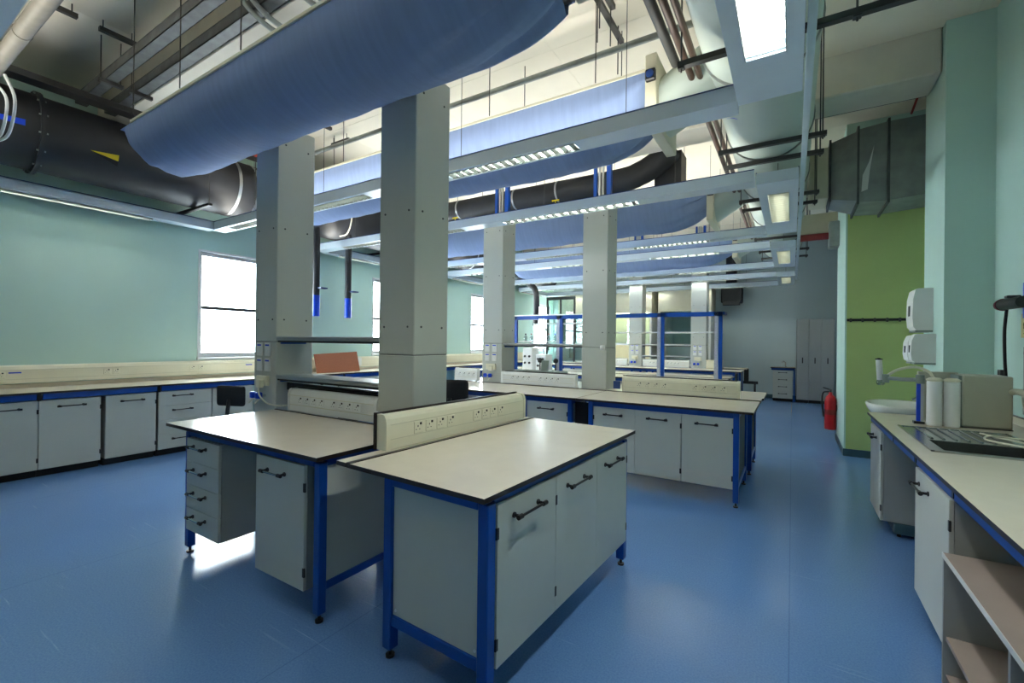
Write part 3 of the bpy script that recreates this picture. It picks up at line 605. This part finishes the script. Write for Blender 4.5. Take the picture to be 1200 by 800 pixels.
def light_side(label, xc, w, y0, y1, louvre=None, z=3.13, h=.1, lit=True):
    t = thing('linear_light', label, 'light', (xc, y0, z), 0, 'pale blue side lights'); L = y1-y0; m = MB()
    if louvre:
        a, b = louvre[0]-y0, louvre[1]-y0; lw = w*.28 if xc > -1 else .04
        m.box(-w/2, -lw, 0, L, -.012, 0).box(lw, w/2, 0, L, -.012, 0).box(-lw, lw, 0, a, -.012, 0).box(-lw, lw, b, L, -.012, 0)
    else: m.box(-w/2, w/2, 0, L, -.012, 0)
    m.box(-w/2, -w/2+.012, 0, L, 0, h).box(w/2-.012, w/2, 0, L, 0, h).box(-w/2, w/2, 0, L, h-.01, h).box(-w/2+.012, w/2-.012, 0, .01, 0, h-.01).box(-w/2+.012, w/2-.012, L-.01, L, 0, h-.01)
    part('housing', m, 'light', t); part('edge_trim', MB().box(-w/2-.004, -w/2+.006, 0, L, h, h+.008).box(w/2-.006, w/2+.004, 0, L, h, h+.008), 'trim', t)
    if louvre:
        lv = part('louvre', MB().box(-lw, -lw+.004, a, b, -.016 if xc > -1 else -.035, .05).box(lw-.004, lw, a, b, -.016 if xc > -1 else -.035, .05), 'louv', t)
        for x in ((-.03, .03) if lw > .06 else (0,)): part('tube_lamp', MB().cyl((x, a+.03, .055), (x, b-.03, .055), .014, 8), 'tube' if lit else 'tubeglow', lv)
        nb = max(4, int((b-a)/.08))
        bl = MB().prism([(-lw+.004, 0), (lw-.004, 0), (lw-.01, .035), (-lw+.01, .035)], -.002, .002, 'y').mesh('blade', 'louv')
        for k in range(nb): put('blade', bl, lv, (0, a+(k+.5)*(b-a)/nb, -.012))
    for k in (.12, .88):
        if abs(xc) < 1: part('suspension_wire', MB().cyl((0, L*k, h-.01), (0, L*k, 3.42-z), .003, 5), 'strut', t)
        else: part('wall_bracket', MB().box(-.245, -w/2, L*k, L*k+.03, .02, .06), 'strut', t)
    return t
LX0, LX1 = -7.3, -.33
ROWS = [  # y, near/far wording, louvres, uplight
    (.39, 'linear light overhead at the top left corner', [(-6.4, -5.2), (-2.6, -1.2)], True),
    (3.28, 'long linear light passing behind the nearest tall column', [(-6.9, -5.7), (-5.2, -4.0), (-2.85, -1.5)], True),
    (4.98, 'long linear light crossing in front of the second island columns', [(-6.6, -5.4), (-5.1, -4.0), (-3.3, -1.5)], True),
    (7.42, 'linear light behind the second island columns, third across the room', [(-6.9, -5.5), (-4.4, -3.2), (-2.3, -1.1)], True),
    (8.5, 'fourth linear light across the room, over the blue racks', [(-6.6, -5.4), (-4.4, -3.2), (-2.3, -1.1)], True),
    (10.6, 'fifth linear light across the room, beyond the blue racks', [(-6.6, -5.4), (-4.4, -3.2), (-2.3, -1.1)], True),
    (12.1, 'sixth linear light across the room, near the far columns', [(-6.6, -5.4), (-4.4, -3.2), (-2.3, -1.1)], False),
    (13.85, 'farthest linear light across the room, before the back wall', [(-6.6, -5.4), (-4.4, -3.2), (-2.3, -1.1)], False)]
for i, (y, lb, lo, u_) in enumerate(ROWS): light_beam(lb, LX0, LX1, y, lo, u_, blades=16 if i < 4 else 8)
for i, (a, b, lv, lb) in enumerate(((.42, 3.3, (1.0, 2.85), 'first'), (5.0, 7.45, (5.5, 6.8), 'second'), (8.5, 10.7, (8.9, 10.3), 'third'), (12.1, 13.95, (12.4, 13.6), 'farthest'))):
    light_side('wide side light under the white duct, %s along the aisle' % lb, -.14, .36, a+.1, b+.05, lv, lit=i == 0)
    light_side('narrow side light along the window wall, %s from the camera' % lb, -7.3, .2, a+.2, b, ((a+b)/2-.7, (a+b)/2+.7))
single('cable_strip', MB().rbox(.055, .1, -1.0, 14.2, 3.27, 3.30, .004).box(.06, .09, 3.09, 3.12, 3.30, 3.345).box(.06, .09, 6.94, 6.97, 3.30, 3.345), 'light', 'pale strip trunking running the length of the aisle under the white duct', 'trunking')

# ------------------------------------------------------------------ textile air ducts
def fabric_duct(label, x0, x1, yn, w, zt, dep, seed):
    rnd = random.Random(seed); yc = yn+w/2; ph = [rnd.uniform(0, 6) for _ in range(6)]
    t = thing('fabric_air_duct', label, 'air duct', (x0, yn, zt), 0, 'blue textile air ducts'); L = x1-x0
    def fn(u_, v):
        s_ = u_*L; a = pi*v
        kl = max(0, 1-max(0, (.5-s_)/.5)**2.6)**(1/2.6); kr = sqrt(max(.02, 1-max(0, (s_-(L-.75))/.75)**2*.85))
        k = kl*kr
        fold = (.03*sin(9*a+ph[0])+.02*sin(15*a+ph[1]+s_*3))*(max(0, (s_-(L-.9))/.9)**1.3+.3*max(0, (.7-s_)/.7))
        rip = .004*sin(s_*7+ph[2])+.003*sin(s_*23+ph[3]+3*v)
        d = dep*k*(1+.02*sin(s_*1.1+ph[4])); wd = w/2*(1-.25*(1-kl)) 
        return (s_, w/2-cos(a)*wd+fold*.5, -sin(a)**.85*(d+fold*1.6+rip))
    part('textile', MB().grid(fn, 110, 30), 'fabric', t)
    part('top_sheet', MB().box(.02, L, .01, w-.01, .0, .006), 'fabric', t)
    part('near_rail', MB().box(.3, L, -.012, .004, -.008, .012), 'beige', t); part('far_rail', MB().box(0, L, w-.006, w+.02, -.012, .03), 'white', t)
    for k in range(5):
        for y in (0, w): part('hanger_rod', MB().cyl((L*(.08+.21*k), y, .03), (L*(.08+.21*k), y, (ZC-.002 if not (BEAMS[1][0] < yn+y < BEAMS[1][1]) else BZ0)-zt), .005, 6), 'strut', t)
    return t
def branch(label, y0, y1, zt, zb, xp=-1.02):
    t = thing('duct_branch', label, 'duct branch', (xp, y0, zb), 0, 'beige duct branches'); w, h = y1-y0, zt-zb
    part('end_plate', MB().rbox(0, .09, -.03, w+.03, -.05, h+.06, .006), 'beige', t)
    if y0 > 2: part('damper_motor', MB().rbox(.01, .09, -.075, -.03, h*.62, h*.82, .008), 'black', t)
    if y0 > 2: part('damper_dial', MB().cyl((.05, -.075, h*.72), (.05, -.085, h*.72), .03, 12), 'trim', t)
    n = 20; A = []; B = []
    r = .3
    for k in range(n):
        a = 2*pi*k/n
        A.append((.09, w/2+cos(a)*min(w/2, .3), h/2+sin(a)*min(h/2, .26))); B.append((.5, w/2+cos(a)*.3, 3.77-zb+sin(a)*.24))
    part('neck', MB().add(A+B, [(k, (k+1) % n, n+(k+1) % n, n+k) for k in range(n)], 0, True), 'wduct', t)
    return t
FD = [(-5.25, 1.58, .68, 3.416, .37, 'nearest blue textile air duct sweeping across the upper left'), (-6.3, 3.64, .68, 3.72, .55, 'second blue textile air duct, behind the nearest tall column'),
      (-6.4, 6.70, .68, 3.68, .47, 'third blue textile air duct, over the second island'), (-6.3, 9.85, .72, 3.68, .52, 'farthest blue textile air duct, over the far benches')]
for i, (x0, yn, w, zt, d, lb) in enumerate(FD):
    fabric_duct(lb, x0, -1.03, yn, w, zt, d, i)
    branch('beige end plate and neck joining the %s textile duct to the white duct' % ('nearest', 'second', 'third', 'farthest')[i], yn, yn+w, zt+.05 if i else 3.9, zt-.4 if i else 3.43)
# ------------------------------------------------------------------ white round duct, struts, pipes
DXc, DZc, DR = -.22, 3.77, .38
t = thing('round_duct', 'large white round duct running the length of the aisle', 'duct', (DXc, 0, DZc))
part('barrel', MB().tube([(0, -1.5, 0), (0, 11.5, 0)], DR, 40), 'wduct', t)
for y in [k*1.55-1 for k in range(9)]:
    part('flange', MB().tube([(0, y-.012, 0), (0, y+.012, 0)], DR+.012, 40), 'galvd', t)
for y in (.8, 1.1, 1.4, 1.7, 2.0, 2.25): part('spiral_rib', MB().tube([(0, y-.004, 0), (0, y+.004, 0)], DR+.004, 40), 'wduct', t)
def patch(r, y0, y1, a0, a1, tip):    # triangle on a barrel along y
    return MB().add([(r*sin(a0), y0, -r*cos(a0)), (r*sin(a1), y0, -r*cos(a1)), (r*sin(tip), y1, -r*cos(tip))], [(0, 1, 2)])
part('direction_mark', patch(DR+.004, 4.05, 4.25, -.62, -.5, -.9), 'red', t); part('direction_mark', patch(DR+.004, 4.25, 4.4, -.5, -.62, -.9), 'bluep', t)
for i, (y, xa, xb) in enumerate(((.9, -.66, 1.5), (3.09, -.66, 1.5), (4.72, -.62, .24), (5.15, -.62, .24), (6.48, -.6, .26), (6.92, -.6, .26), (8.95, -.58, .26), (10.18, -.58, .26), (11.0, -.58, .26))):
    t = thing('strut_hanger', 'dark strut hanger under the white duct, number %s from the camera' % ('one two three four five six seven eight nine'.split()[i]), 'strut', (xa, y, 3.348), 0, 'strut hangers under the white duct')
    part('channel', MB().box(0, xb-xa, 0, .045, 0, .036), 'strut', t)
    for x in (.02, min(xb-xa-.03, .95)): 
        r_ = part('rod', MB().cyl((x, .022, -.03), (x, .022, ZC-.002-3.348), .006, 6), 'strut', t); part('nut', MB().rbox(x-.02, x+.02, 0, .045, -.012, .0, .003), 'strut', r_)
for i, (x, z, r, m_) in enumerate(((-.76, 3.62, .032, 'strut'), (-.685, 3.6, .024, 'brown'), (-.625, 3.6, .022, 'brown'))):
    single('ceiling_pipe', MB().tube([(x, -1, z), (x, 3.5 if i == 0 else 11, z)], r, 12), m_, ('grey', 'left copper', 'right copper')[i]+' pipe running beside the white duct', 'pipe', group='pipes beside the white duct')
single('ceiling_pipe', MB().tube([(XL+.3, 4.12, 4.3), (-.75, 4.12, 4.3)], .03, 12), 'galvd', 'grey conduit pipe crossing the bright ceiling above the second textile duct', 'pipe')
single('ceiling_pipe', MB().tube([(XL+.2, .83, 3.6), (-2.5, .83, 3.6)], .05, 16).tube([(-4.5, .83, 3.6), (-4.48, .83, 3.6)], .054, 16), 'tray', 'thick grey pipe beside the light at the top left corner', 'pipe')
for i, (dx, dz) in enumerate(((0, 0), (-.25, .06))):
    single('looped_cable', MB().tube(smooth_path([(-5.2+dx, .87, 3.55), (-5.22+dx, .93, 3.38+dz), (-5.5+dx, .95, 3.2+dz), (-5.9+dx, .95, 3.22+dz), (-6.4, .97, 3.34)]), .011, 8), 'creamw', ('lower' if i == 0 else 'upper')+' white cable loop under the thick pipe at the top left', 'cable')
for i, y in enumerate((1.69, 1.945)):
    t = thing('cable_channel', ('outer' if i == 0 else 'inner')+' galvanised cable channel at the upper left ceiling', 'cable tray', (-6.9, y, 4.16), 0, 'galvanised cable channels')
    part('channel', MB().box(0, 5.6, 0, .1, 0, .006).box(0, 5.6, 0, .006, 0, .09).box(0, 5.6, .094, .1, 0, .09), 'galv', t); part('lid', MB().box(0, 5.6, -.004, .104, .09, .096), 'galv', t)
    for x in (.9, 3.9): part('hanger', MB().cyl((x, -.03, -.03), (x, -.03, ZC-.002-4.16), .006, 6).cyl((x, .13, -.03), (x, .13, ZC-.002-4.16), .006, 6).box(x-.02, x+.02, -.05, .15, -.035, 0), 'strut', t)
for i, x in enumerate((-3.75, -3.2)):
    single('looped_conduit', MB().tube(smooth_path([(x, 1.82, 4.58), (x, 1.84, 4.3), (x+.05, 2.0, 4.12), (x+.06, 2.3, 4.08)]), .022, 8).tube(smooth_path([(x+.1, 1.82, 4.58), (x+.1, 1.84, 4.3), (x+.15, 2.0, 4.12), (x+.16, 2.3, 4.08)]), .022, 8), 'galvd', ('left' if i == 0 else 'right')+' bent conduit pair dropping beside the cable channels', 'conduit', group='bent conduits')
for i, (x, y, l) in enumerate(((-5.72, 1.56, .3), (-5.7, 1.15, .25), (-5.58, 3.69, .34), (-6.0, 4.35, .4), (-1.48, 3.62, .72), (-1.4, 3.5, .35))):
    t = thing('ceiling_strut', ('short dark strut bracket on the ceiling, left of the cable channels', 'second short dark strut bracket near the left ceiling edge', 'dark ceiling strut seen left of the nearest tall column', 'longer dark ceiling strut left of the nearest tall column', 'long dark ceiling strut with rods above the second textile duct', 'short dark ceiling strut beside the long one above the second textile duct')[i], 'strut', (x, y, 4.48), 0, 'ceiling struts')
    part('channel', MB().box(0, l, 0, .045, 0, .04) if i == 3 else MB().box(0, .045, 0, l, 0, .04), 'strut', t)
    for q in (.1, .85): part('rod', MB().cyl((l*q if i == 3 else .02, .02 if i == 3 else l*q, -.35 if i > 3 else 0), (l*q if i == 3 else .02, .02 if i == 3 else l*q, ZC-.002-4.48), .006, 6), 'strut', t)
t = thing('smoke_detector', 'cream smoke detector on the bright ceiling', 'detector', (-2.72, 3.69, ZC-.002)); part('base', MB().lathe([(.001, 0), (.055, 0), (.055, -.02), (.05, -.025)], (0, 0, 0), 18), 'cream', t); part('head', MB().lathe([(.04, -.025), (.042, -.05), (.03, -.065), (.001, -.066)], (0, 0, 0), 18), 'cream', t)
# black duct along the window wall
BX, BZ, BR = -7.0, 3.72, .4
t = thing('round_duct', 'large black round duct along the top of the window wall', 'duct', (BX, 0, BZ))
part('barrel', MB().tube([(0, -2, 0), (0, 13.5, 0)], BR, 36), 'duct', t)
for y in (1.38, 4.4, 7.4, 10.4):
    f = part('flange', MB().tube([(0, y-.02, 0), (0, y+.02, 0)], BR+.035, 36), 'duct', t)
    for k in range(14):
        a = 2*pi*k/14; part('bolt', MB().cyl((sin(a)*(BR+.018), y-.035, cos(a)*(BR+.018)), (sin(a)*(BR+.018), y+.035, cos(a)*(BR+.018)), .01, 6), 'galvd', f)
for y in (3.35, 3.6, 6.2, 6.45, 9.0): part('strap', MB().tube([(0, y-.02, 0), (0, y+.02, 0)], BR+.006, 36), 'alu', t)
def bp(y, a): return ((BR+.004)*sin(a), y, -(BR+.004)*cos(a))
part('warning_mark', MB().add([bp(1.75, 1.25), bp(2.0, 1.32), bp(2.0, 1.15)], [(0, 1, 2)]), 'yellow', t); part('warning_mark', MB().add([bp(1.75, 1.25), bp(2.0, 1.15), bp(2.0, 1.0)], [(0, 1, 2)]), 'ink', t)
part('direction_mark', MB().add([bp(1.0, 1.5), bp(1.25, 1.55), bp(1.25, 1.4), bp(1.0, 1.38)], [(0, 1, 2, 3)]), 'bluep', t)
for i, y in enumerate((2.9, 3.5, 6.3)):
    t = thing('strut_hanger', ('dark strut bracket under the black duct, nearest the camera', 'dark strut bracket under the black duct by the metal straps', 'dark strut bracket under the black duct behind the tall column')[i], 'strut', (-7.5, y, 3.27), 0, 'strut brackets under the black duct')
    part('channel', MB().box(-.05, .98, 0, .045, 0, .036), 'strut', t)
    part('rod', MB().cyl((.95, .02, 0), (.95, .02, 4.165-3.27), .006, 6), 'strut', t)
single('red_pipe', MB().tube([(-6.42, 2.7, 4.1), (-6.42, 5.6, 4.1)], .022, 8), 'redp', 'red pipe above the black duct', 'pipe')
single('conduit_tray', MB().box(-6.72, -6.48, -.6, 6.5, 4.125, 4.135).box(-6.49, -6.48, -.6, 6.5, 4.1, 4.165), 'strut', 'dark cable tray running above the black duct', 'cable tray')
for i, y in enumerate((4.68, 5.32)):
    t = thing('extraction_drop', ('left' if i == 0 else 'right')+' of two black extraction drop pipes with blue ends by the window wall', 'extractor', (-6.8, y, 0), 0, 'extraction drop pipes')
    part('pipe', MB().cyl((0, 0, 2.27), (0, 0, 3.45), .055, 18), 'duct', t); part('blue_sleeve', MB().cyl((0, 0, 1.92), (0, 0, 2.27), .06, 18), 'bluep', t); part('damper_lever', MB().box(.05, .14, -.01, .12, 2.38, 2.4), 'trim', t)
single('looped_cable', MB().tube(smooth_path([(-6.3, 4.3, 3.9), (-6.35, 4.35, 3.55), (-6.5, 4.4, 3.4), (-6.7, 4.4, 3.38)]), .012, 8), 'hose', 'pale cable loop above the left extraction drop pipe', 'cable')
single('looped_cable', MB().tube(smooth_path([(-6.3, 5.0, 3.9), (-6.35, 5.02, 3.55), (-6.5, 5.05, 3.35), (-6.7, 5.06, 3.33)]), .012, 8), 'hose', 'pale cable loop above the right extraction drop pipe', 'cable')
# black exhaust duct behind the beam over island 2
t = thing('exhaust_duct', 'black exhaust duct with raised elbow crossing behind the ceiling beam', 'duct', (0, 6.54, 3.965))
part('barrel', MB().tube(smooth_path([(-6.9, 0, -.02), (-4, 0, -.02), (-2.3, 0, -.02), (-1.9, 0, .03), (-1.62, 0, .16), (-1.5, .05, .3)]), .17, 24), 'duct', t)
part('end_box', MB().box(-1.72, -1.35, .1, .45, -.18, .3), 'duct', t)
for x in (-5.2, -4.0, -3.2, -2.5): part('strap', MB().tube([(x-.015, 0, -.02), (x+.015, 0, -.02)], .176, 24), 'alu', t)
for x in (-5.15, -3.15): part('yellow_tap', MB().box(x-.06, x+.06, -.25, -.23, -.24, -.22).cyl((x, -.24, -.24), (x, -.24, -.3), .01, 6), 'yellow', t)
# galvanised rectangular duct by the pillar
t = thing('rectangular_duct', 'dull galvanised rectangular duct beside the right pillar', 'duct', (.4, 6.9, 3.2))
def frust(x0, x1, a, b): 
    vs = [(x0, a[0], a[2]), (x0, a[1], a[2]), (x0, a[1], a[3]), (x0, a[0], a[3]), (x1, b[0], b[2]), (x1, b[1], b[2]), (x1, b[1], b[3]), (x1, b[0], b[3])]
    return MB().add(vs, [(0, 1, 2, 3), (4, 7, 6, 5), (0, 4, 5, 1), (1, 5, 6, 2), (2, 6, 7, 3), (3, 7, 4, 0)])
part('taper', frust(0, .26, (.1, .6, .18, .9), (.0, .7, .1, .95)), 'galvd', t); part('middle_section', frust(.27, .55, (.0, .7, .08, .97), (.0, .7, .06, 1.0)), 'galvd', t)
part('end_section', frust(.56, 1.14, (.0, .7, .06, 1.0), (.0, .7, .1, 1.0)), 'galvd', t)
for x, q in ((-.02, (.07, .63, .15, .93)), (.255, (-.03, .73, .05, 1.0)), (.545, (-.03, .73, .03, 1.03))): part('flange', frust(x, x+.022, q, q), 'galv', t)
part('tape_patch', MB().add([(.3, -.004, .2), (.36, -.004, .22), (.38, -.004, .45), (.42, -.004, .75), (.37, -.004, .55), (.31, -.004, .4)], [(0, 1, 2, 3, 4, 5)]), 'creamw', t)
single('duct_stub_box', MB().rbox(.17, .375, 6.98, 7.5, 3.4, 4.05, .01), 'beige', 'beige box linking the white duct and the galvanised duct', 'duct box')
single('red_pipe', MB().tube([(.9, 6.55, 4.34), (1.1, 6.55, 4.33), (1.15, 6.56, 4.27), (1.15, 6.85, 4.22)], .012, 8), 'redp', 'red pipe elbow above the galvanised duct', 'pipe')
single('wall_strut', MB().box(.1, 1.54, 6.62, 6.66, 4.3, 4.34), 'strut', 'dark strut spanning from the white duct to the pillar', 'strut')
t = thing('fire_main_pipe', 'maroon pipe over the far aisle with a grey end box', 'pipe', (.1, 8.8, 3.18)); part('pipe', MB().tube([(0, 0, .1), (.46, 0, .1)], .055, 14), 'redp', t); part('end_box', MB().rbox(.38, .515, -.15, .1, -.1, .3, .01), 'galvd', t); part('upper_panel', MB().box(0, .5, .1, .15, .16, .5), 'beige', t)
# ------------------------------------------------------------------ island 3 with blue racking
plain_bench('bench under the blue racks, front side', -6.0, -.95, 8.05, 8.9, (-5.9, -3.4, -1.1), (-1.1,), group='far island benches')
plain_bench('bench under the blue racks, rear side', -6.0, -.95, 9.0, 9.75, (-5.9, -3.4, -1.1), (-1.1,), group='far island benches')
t = thing('blue_rack', 'blue steel reagent rack with white shelves on the third island', 'rack', (0, 8.72, BH))
for x in (-5.33, -4.2, -3.2, -2.08, -1.08):
    p = part('upright', MB().box(x-.03, x+.03, .0, .05, 0, 1.2), 'blue', t); part('slotted_channel', MB().box(x-.1, x-.036, .0, .05, 0, 1.2), 'alu2', p)
part('top_beam', MB().box(-5.36, -1.05, .0, .05, 1.12, 1.2), 'blue', t); part('top_beam', MB().box(-5.36, -1.05, .05, .09, 1.16, 1.2), 'blue', t)
part('top_shelf', MB().box(-5.4, -3.2, .0, .44, 1.2, 1.225), 'white', t); part('shelf', MB().box(-4.9, -3.2, .06, .38, 1.02, 1.04), 'white', t); part('shelf', MB().box(-5.36, -4.2, .06, .38, .62, .64), 'white', t)
part('shelf', MB().box(-3.2, -1.08, .06, .38, .82, .845), 'white', t)
part('end_bar', MB().box(-1.07, -1.02, .05, .4, 1.15, 1.2), 'blue', t)
for i, (x, y, h, k) in enumerate(((-5.6, 8.35, .62, 'creamw'), (-4.95, 8.4, .5, 'creamw'), (-4.6, 8.35, .36, 'white'))):
    t = thing('lab_apparatus', ('tall white control tower left of the blue rack', 'white stepped apparatus behind the left blue upright', 'low white meter on the bench under the blue rack')[i], 'apparatus', (x, y, BH)); 
    part('body', MB().rbox(0, .24, 0, .3, 0, h, .01), k, t)
    for q in range(4): part('dial', MB().cyl((.06+.11*(q % 2), 0, h*.35+.14*(q//2)), (.06+.11*(q % 2), -.02, h*.35+.14*(q//2)), .025, 10), 'black', t)
    part('neck', MB().tube(smooth_path([(.12, .15, h), (.12, .12, h+.12), (.2, .1, h+.16)]), .012, 8), 'chrome', t)
for i in range(7):
    x = -5.2+i*.15; b = thing('reagent_bottle', 'small glass bottle, %s from the left on the low rack shelf' % 'first second third fourth fifth sixth seventh'.split()[i], 'bottle', (x, 8.95, BH+.64), 0, 'bottles on the blue rack')
    part('body', MB().lathe([(.001, 0), (.04, 0), (.042, .02), (.042, .1), (.015, .13), (.015, .15)], (0, 0, 0), 12), 'clear', b); part('cap', MB().cyl((0, 0, .15), (0, 0, .175), .018, 10), ('black', 'redp', 'bluep')[i % 3], b)
# ------------------------------------------------------------------ island 4
plain_bench('far bench in front of the two farthest columns', -6.2, -.98, 11.35, 12.25, (-6.1, -3.5, -1.15), (-1.15,), group='far island benches')
plain_bench('far bench behind the two farthest columns', -6.2, -.98, 12.75, 13.5, (-6.1, -3.5, -1.15), (-1.15,), group='far island benches')
column('left of the two farthest grey columns, with switch plates and blue taps', -3.84, -3.48, 12.3, 12.66, 3.4, 1.5, True, group='grey service columns')
column('right of the two farthest grey columns, with switch plates', -2.22, -1.85, 12.3, 12.66, 3.4, 1.5, True, group='grey service columns')
shelf('upper shelf between the two farthest columns', -3.48, -2.22, 12.32, 12.6, 1.5); shelf('lower shelf between the two farthest columns', -3.48, -2.22, 12.32, 12.6, 1.2)
trunking('socket trunking between the two farthest columns', (-3.45, 12.28, BH+.001), 0, 1.2, SX, white=True)
trunking('socket trunking left of the farthest columns', (-5.1, 12.28, BH+.001), 0, 1.22, SX, white=True)
t = thing('bench_box', 'cream box at the end of the far bench', 'box', (-1.82, 12.1, BH)); part('body', MB().rbox(0, .35, 0, .3, .0, .2, .02, 2), 'cream', t); part('lid', MB().rbox(-.01, .36, -.01, .31, .2, .225, .008), 'cream', t)
t = thing('wall_radiator_stand', 'dark low stand with an upright post beside the far aisle', 'stand', (-1.35, 14.3, 0)); part('bar', MB().box(-.5, .55, 0, .06, .42, .5), 'black', t); part('post', MB().rbox(.2, .32, -.02, .08, .5, .85, .01), 'black', t); part('leg', MB().box(-.45, -.4, 0, .05, 0, .42), 'black', t); part('leg', MB().box(.45, .5, 0, .05, 0, .42), 'black', t)
# ------------------------------------------------------------------ back wall: fume cupboards, lockers, drawers
def hood(label, x0, x1, lit):
    t = thing('fume_cupboard', label, 'fume cupboard', (x0, 14.1, 0), 0, 'fume cupboards'); w = x1-x0
    part('base_cabinet', MB().box(0, w, .05, .88, .08, .86), 'lamb', t); part('work_surface', MB().box(-.01, w+.01, 0, .88, .86, .9), 'creamw', t)
    part('side_wall', MB().box(0, .06, 0, .88, .9, 2.5), 'creamw', t); part('side_wall', MB().box(w-.06, w, 0, .88, .9, 2.5), 'creamw', t)
    part('back_panel', MB().box(.06, w-.06, .82, .86, .9, 2.5), 'cream' if lit else 'wallb', t); part('canopy', MB().box(0, w, 0, .88, 2.5, 3.25), 'beige', t)  # cream holds the lamplit tone of the panel, grey the unlit one
    s_ = part('sash', MB().box(.06, w-.06, .03, .036, 1.5, 2.5), 'hglass', t); part('sash_rail', MB().box(.06, w-.06, .015, .05, 1.47, 1.52), 'alu', s_)
    part('lamp', MB().box(.2, w-.2, .3, .5, 2.46, 2.49), 'hoodlit' if lit else 'white', t)
    for q in (.1, .3, .5): part('service_knob', MB().cyl((.03, 0, 1.0+q), (.03, -.03, 1.0+q), .025, 10), ('black', 'bluep', 'yellow')[int(q*5) % 3], t)
    return t
hood('dark framed fume cupboard in the far left corner', -6.9, -5.7, False); hood('lit fume cupboard left of the farthest columns', -5.3, -3.7, True); hood('unlit fume cupboard between the farthest columns', -3.5, -2.0, False)
t = thing('glass_frame', 'dark framed glass screen standing by the far left fume cupboard', 'screen', (-7.1, 13.6, 0))
for x in (0, .5, 1.0): part('post', MB().box(x, x+.05, 0, .05, 0, 2.95), 'seam', t)
part('header', MB().box(0, 1.05, 0, .05, 2.95, 3.05), 'seam', t); part('pane', MB().box(.05, .5, .02, .026, .9, 2.95), 'hglass', t); part('pane', MB().box(.55, 1.0, .02, .026, .9, 2.95), 'hglass', t)
t = thing('extract_box', 'black extract box hanging on the back wall', 'extractor', (-1.8, 14.55, 2.75)); part('box', MB().rbox(0, .55, 0, .44, 0, .45, .02), 'duct', t); part('duct', MB().tube([(.25, .25, .45), (.25, .25, 1.84)], .15, 16), 'duct', t); part('nozzle', MB().rbox(.05, .5, -.05, .1, -.08, .05, .01), 'duct', t)
single('extract_pipe', MB().tube(smooth_path([(-6.75, 11.3, 3.4), (-6.4, 11.15, 3.2), (-6.1, 11.05, 2.9), (-6.1, 11.05, 2.0)]), .08, 16), 'duct', 'black extract pipe bending down beside the far windows', 'extractor')
for i in range(3):
    t = thing('tall_locker', 'tall grey locker against the back wall, %s' % ('nearest the drawer unit', 'middle of three', 'nearest the partition')[i], 'locker', (.1+i*.275, 14.2, 0), 0, 'tall grey lockers')
    part('body', MB().box(.001, .274, .02, .78, .08, 2.22), 'lamb', t); part('door', MB().rbox(.003, .272, 0, .02, .09, 2.215, .003), 'lamb', t); part('plinth', MB().box(.005, .27, .05, .75, 0, .08), 'dark', t); part('handle', MB().box(.125, .15, -.02, 0, 1.05, 1.2), 'black', t)
t = cabinet('four drawer unit standing beside the tall lockers', (-.44, 14.25, 0), 0, .46, .5, .08, .84, 'drawers', 4, plinth=.08, name='drawer_unit')
t = thing('side_table_top', 'small worktop over the drawer unit beside the lockers', 'worktop', (-.5, 14.18, 0)); part('top', worktop(0, .58, 0, .62, .92), ('edge', 'top'), t); part('rail', MB().box(.02, .56, .05, .08, .845, .898), 'blue', t); part('leg', MB().box(.54, .57, .05, .1, 0, .9), 'blue', t)
t = thing('small_tap', 'small steel tap on the worktop beside the lockers', 'tap', (-.15, 14.5, .92)); part('stem', MB().tube([(0, 0, 0), (0, 0, .12), (-.04, -.04, .16), (-.08, -.06, .13)], .015, 8), 'chrome', t); part('base', MB().cyl((0, 0, 0), (0, 0, .02), .03, 12), 'chrome', t)
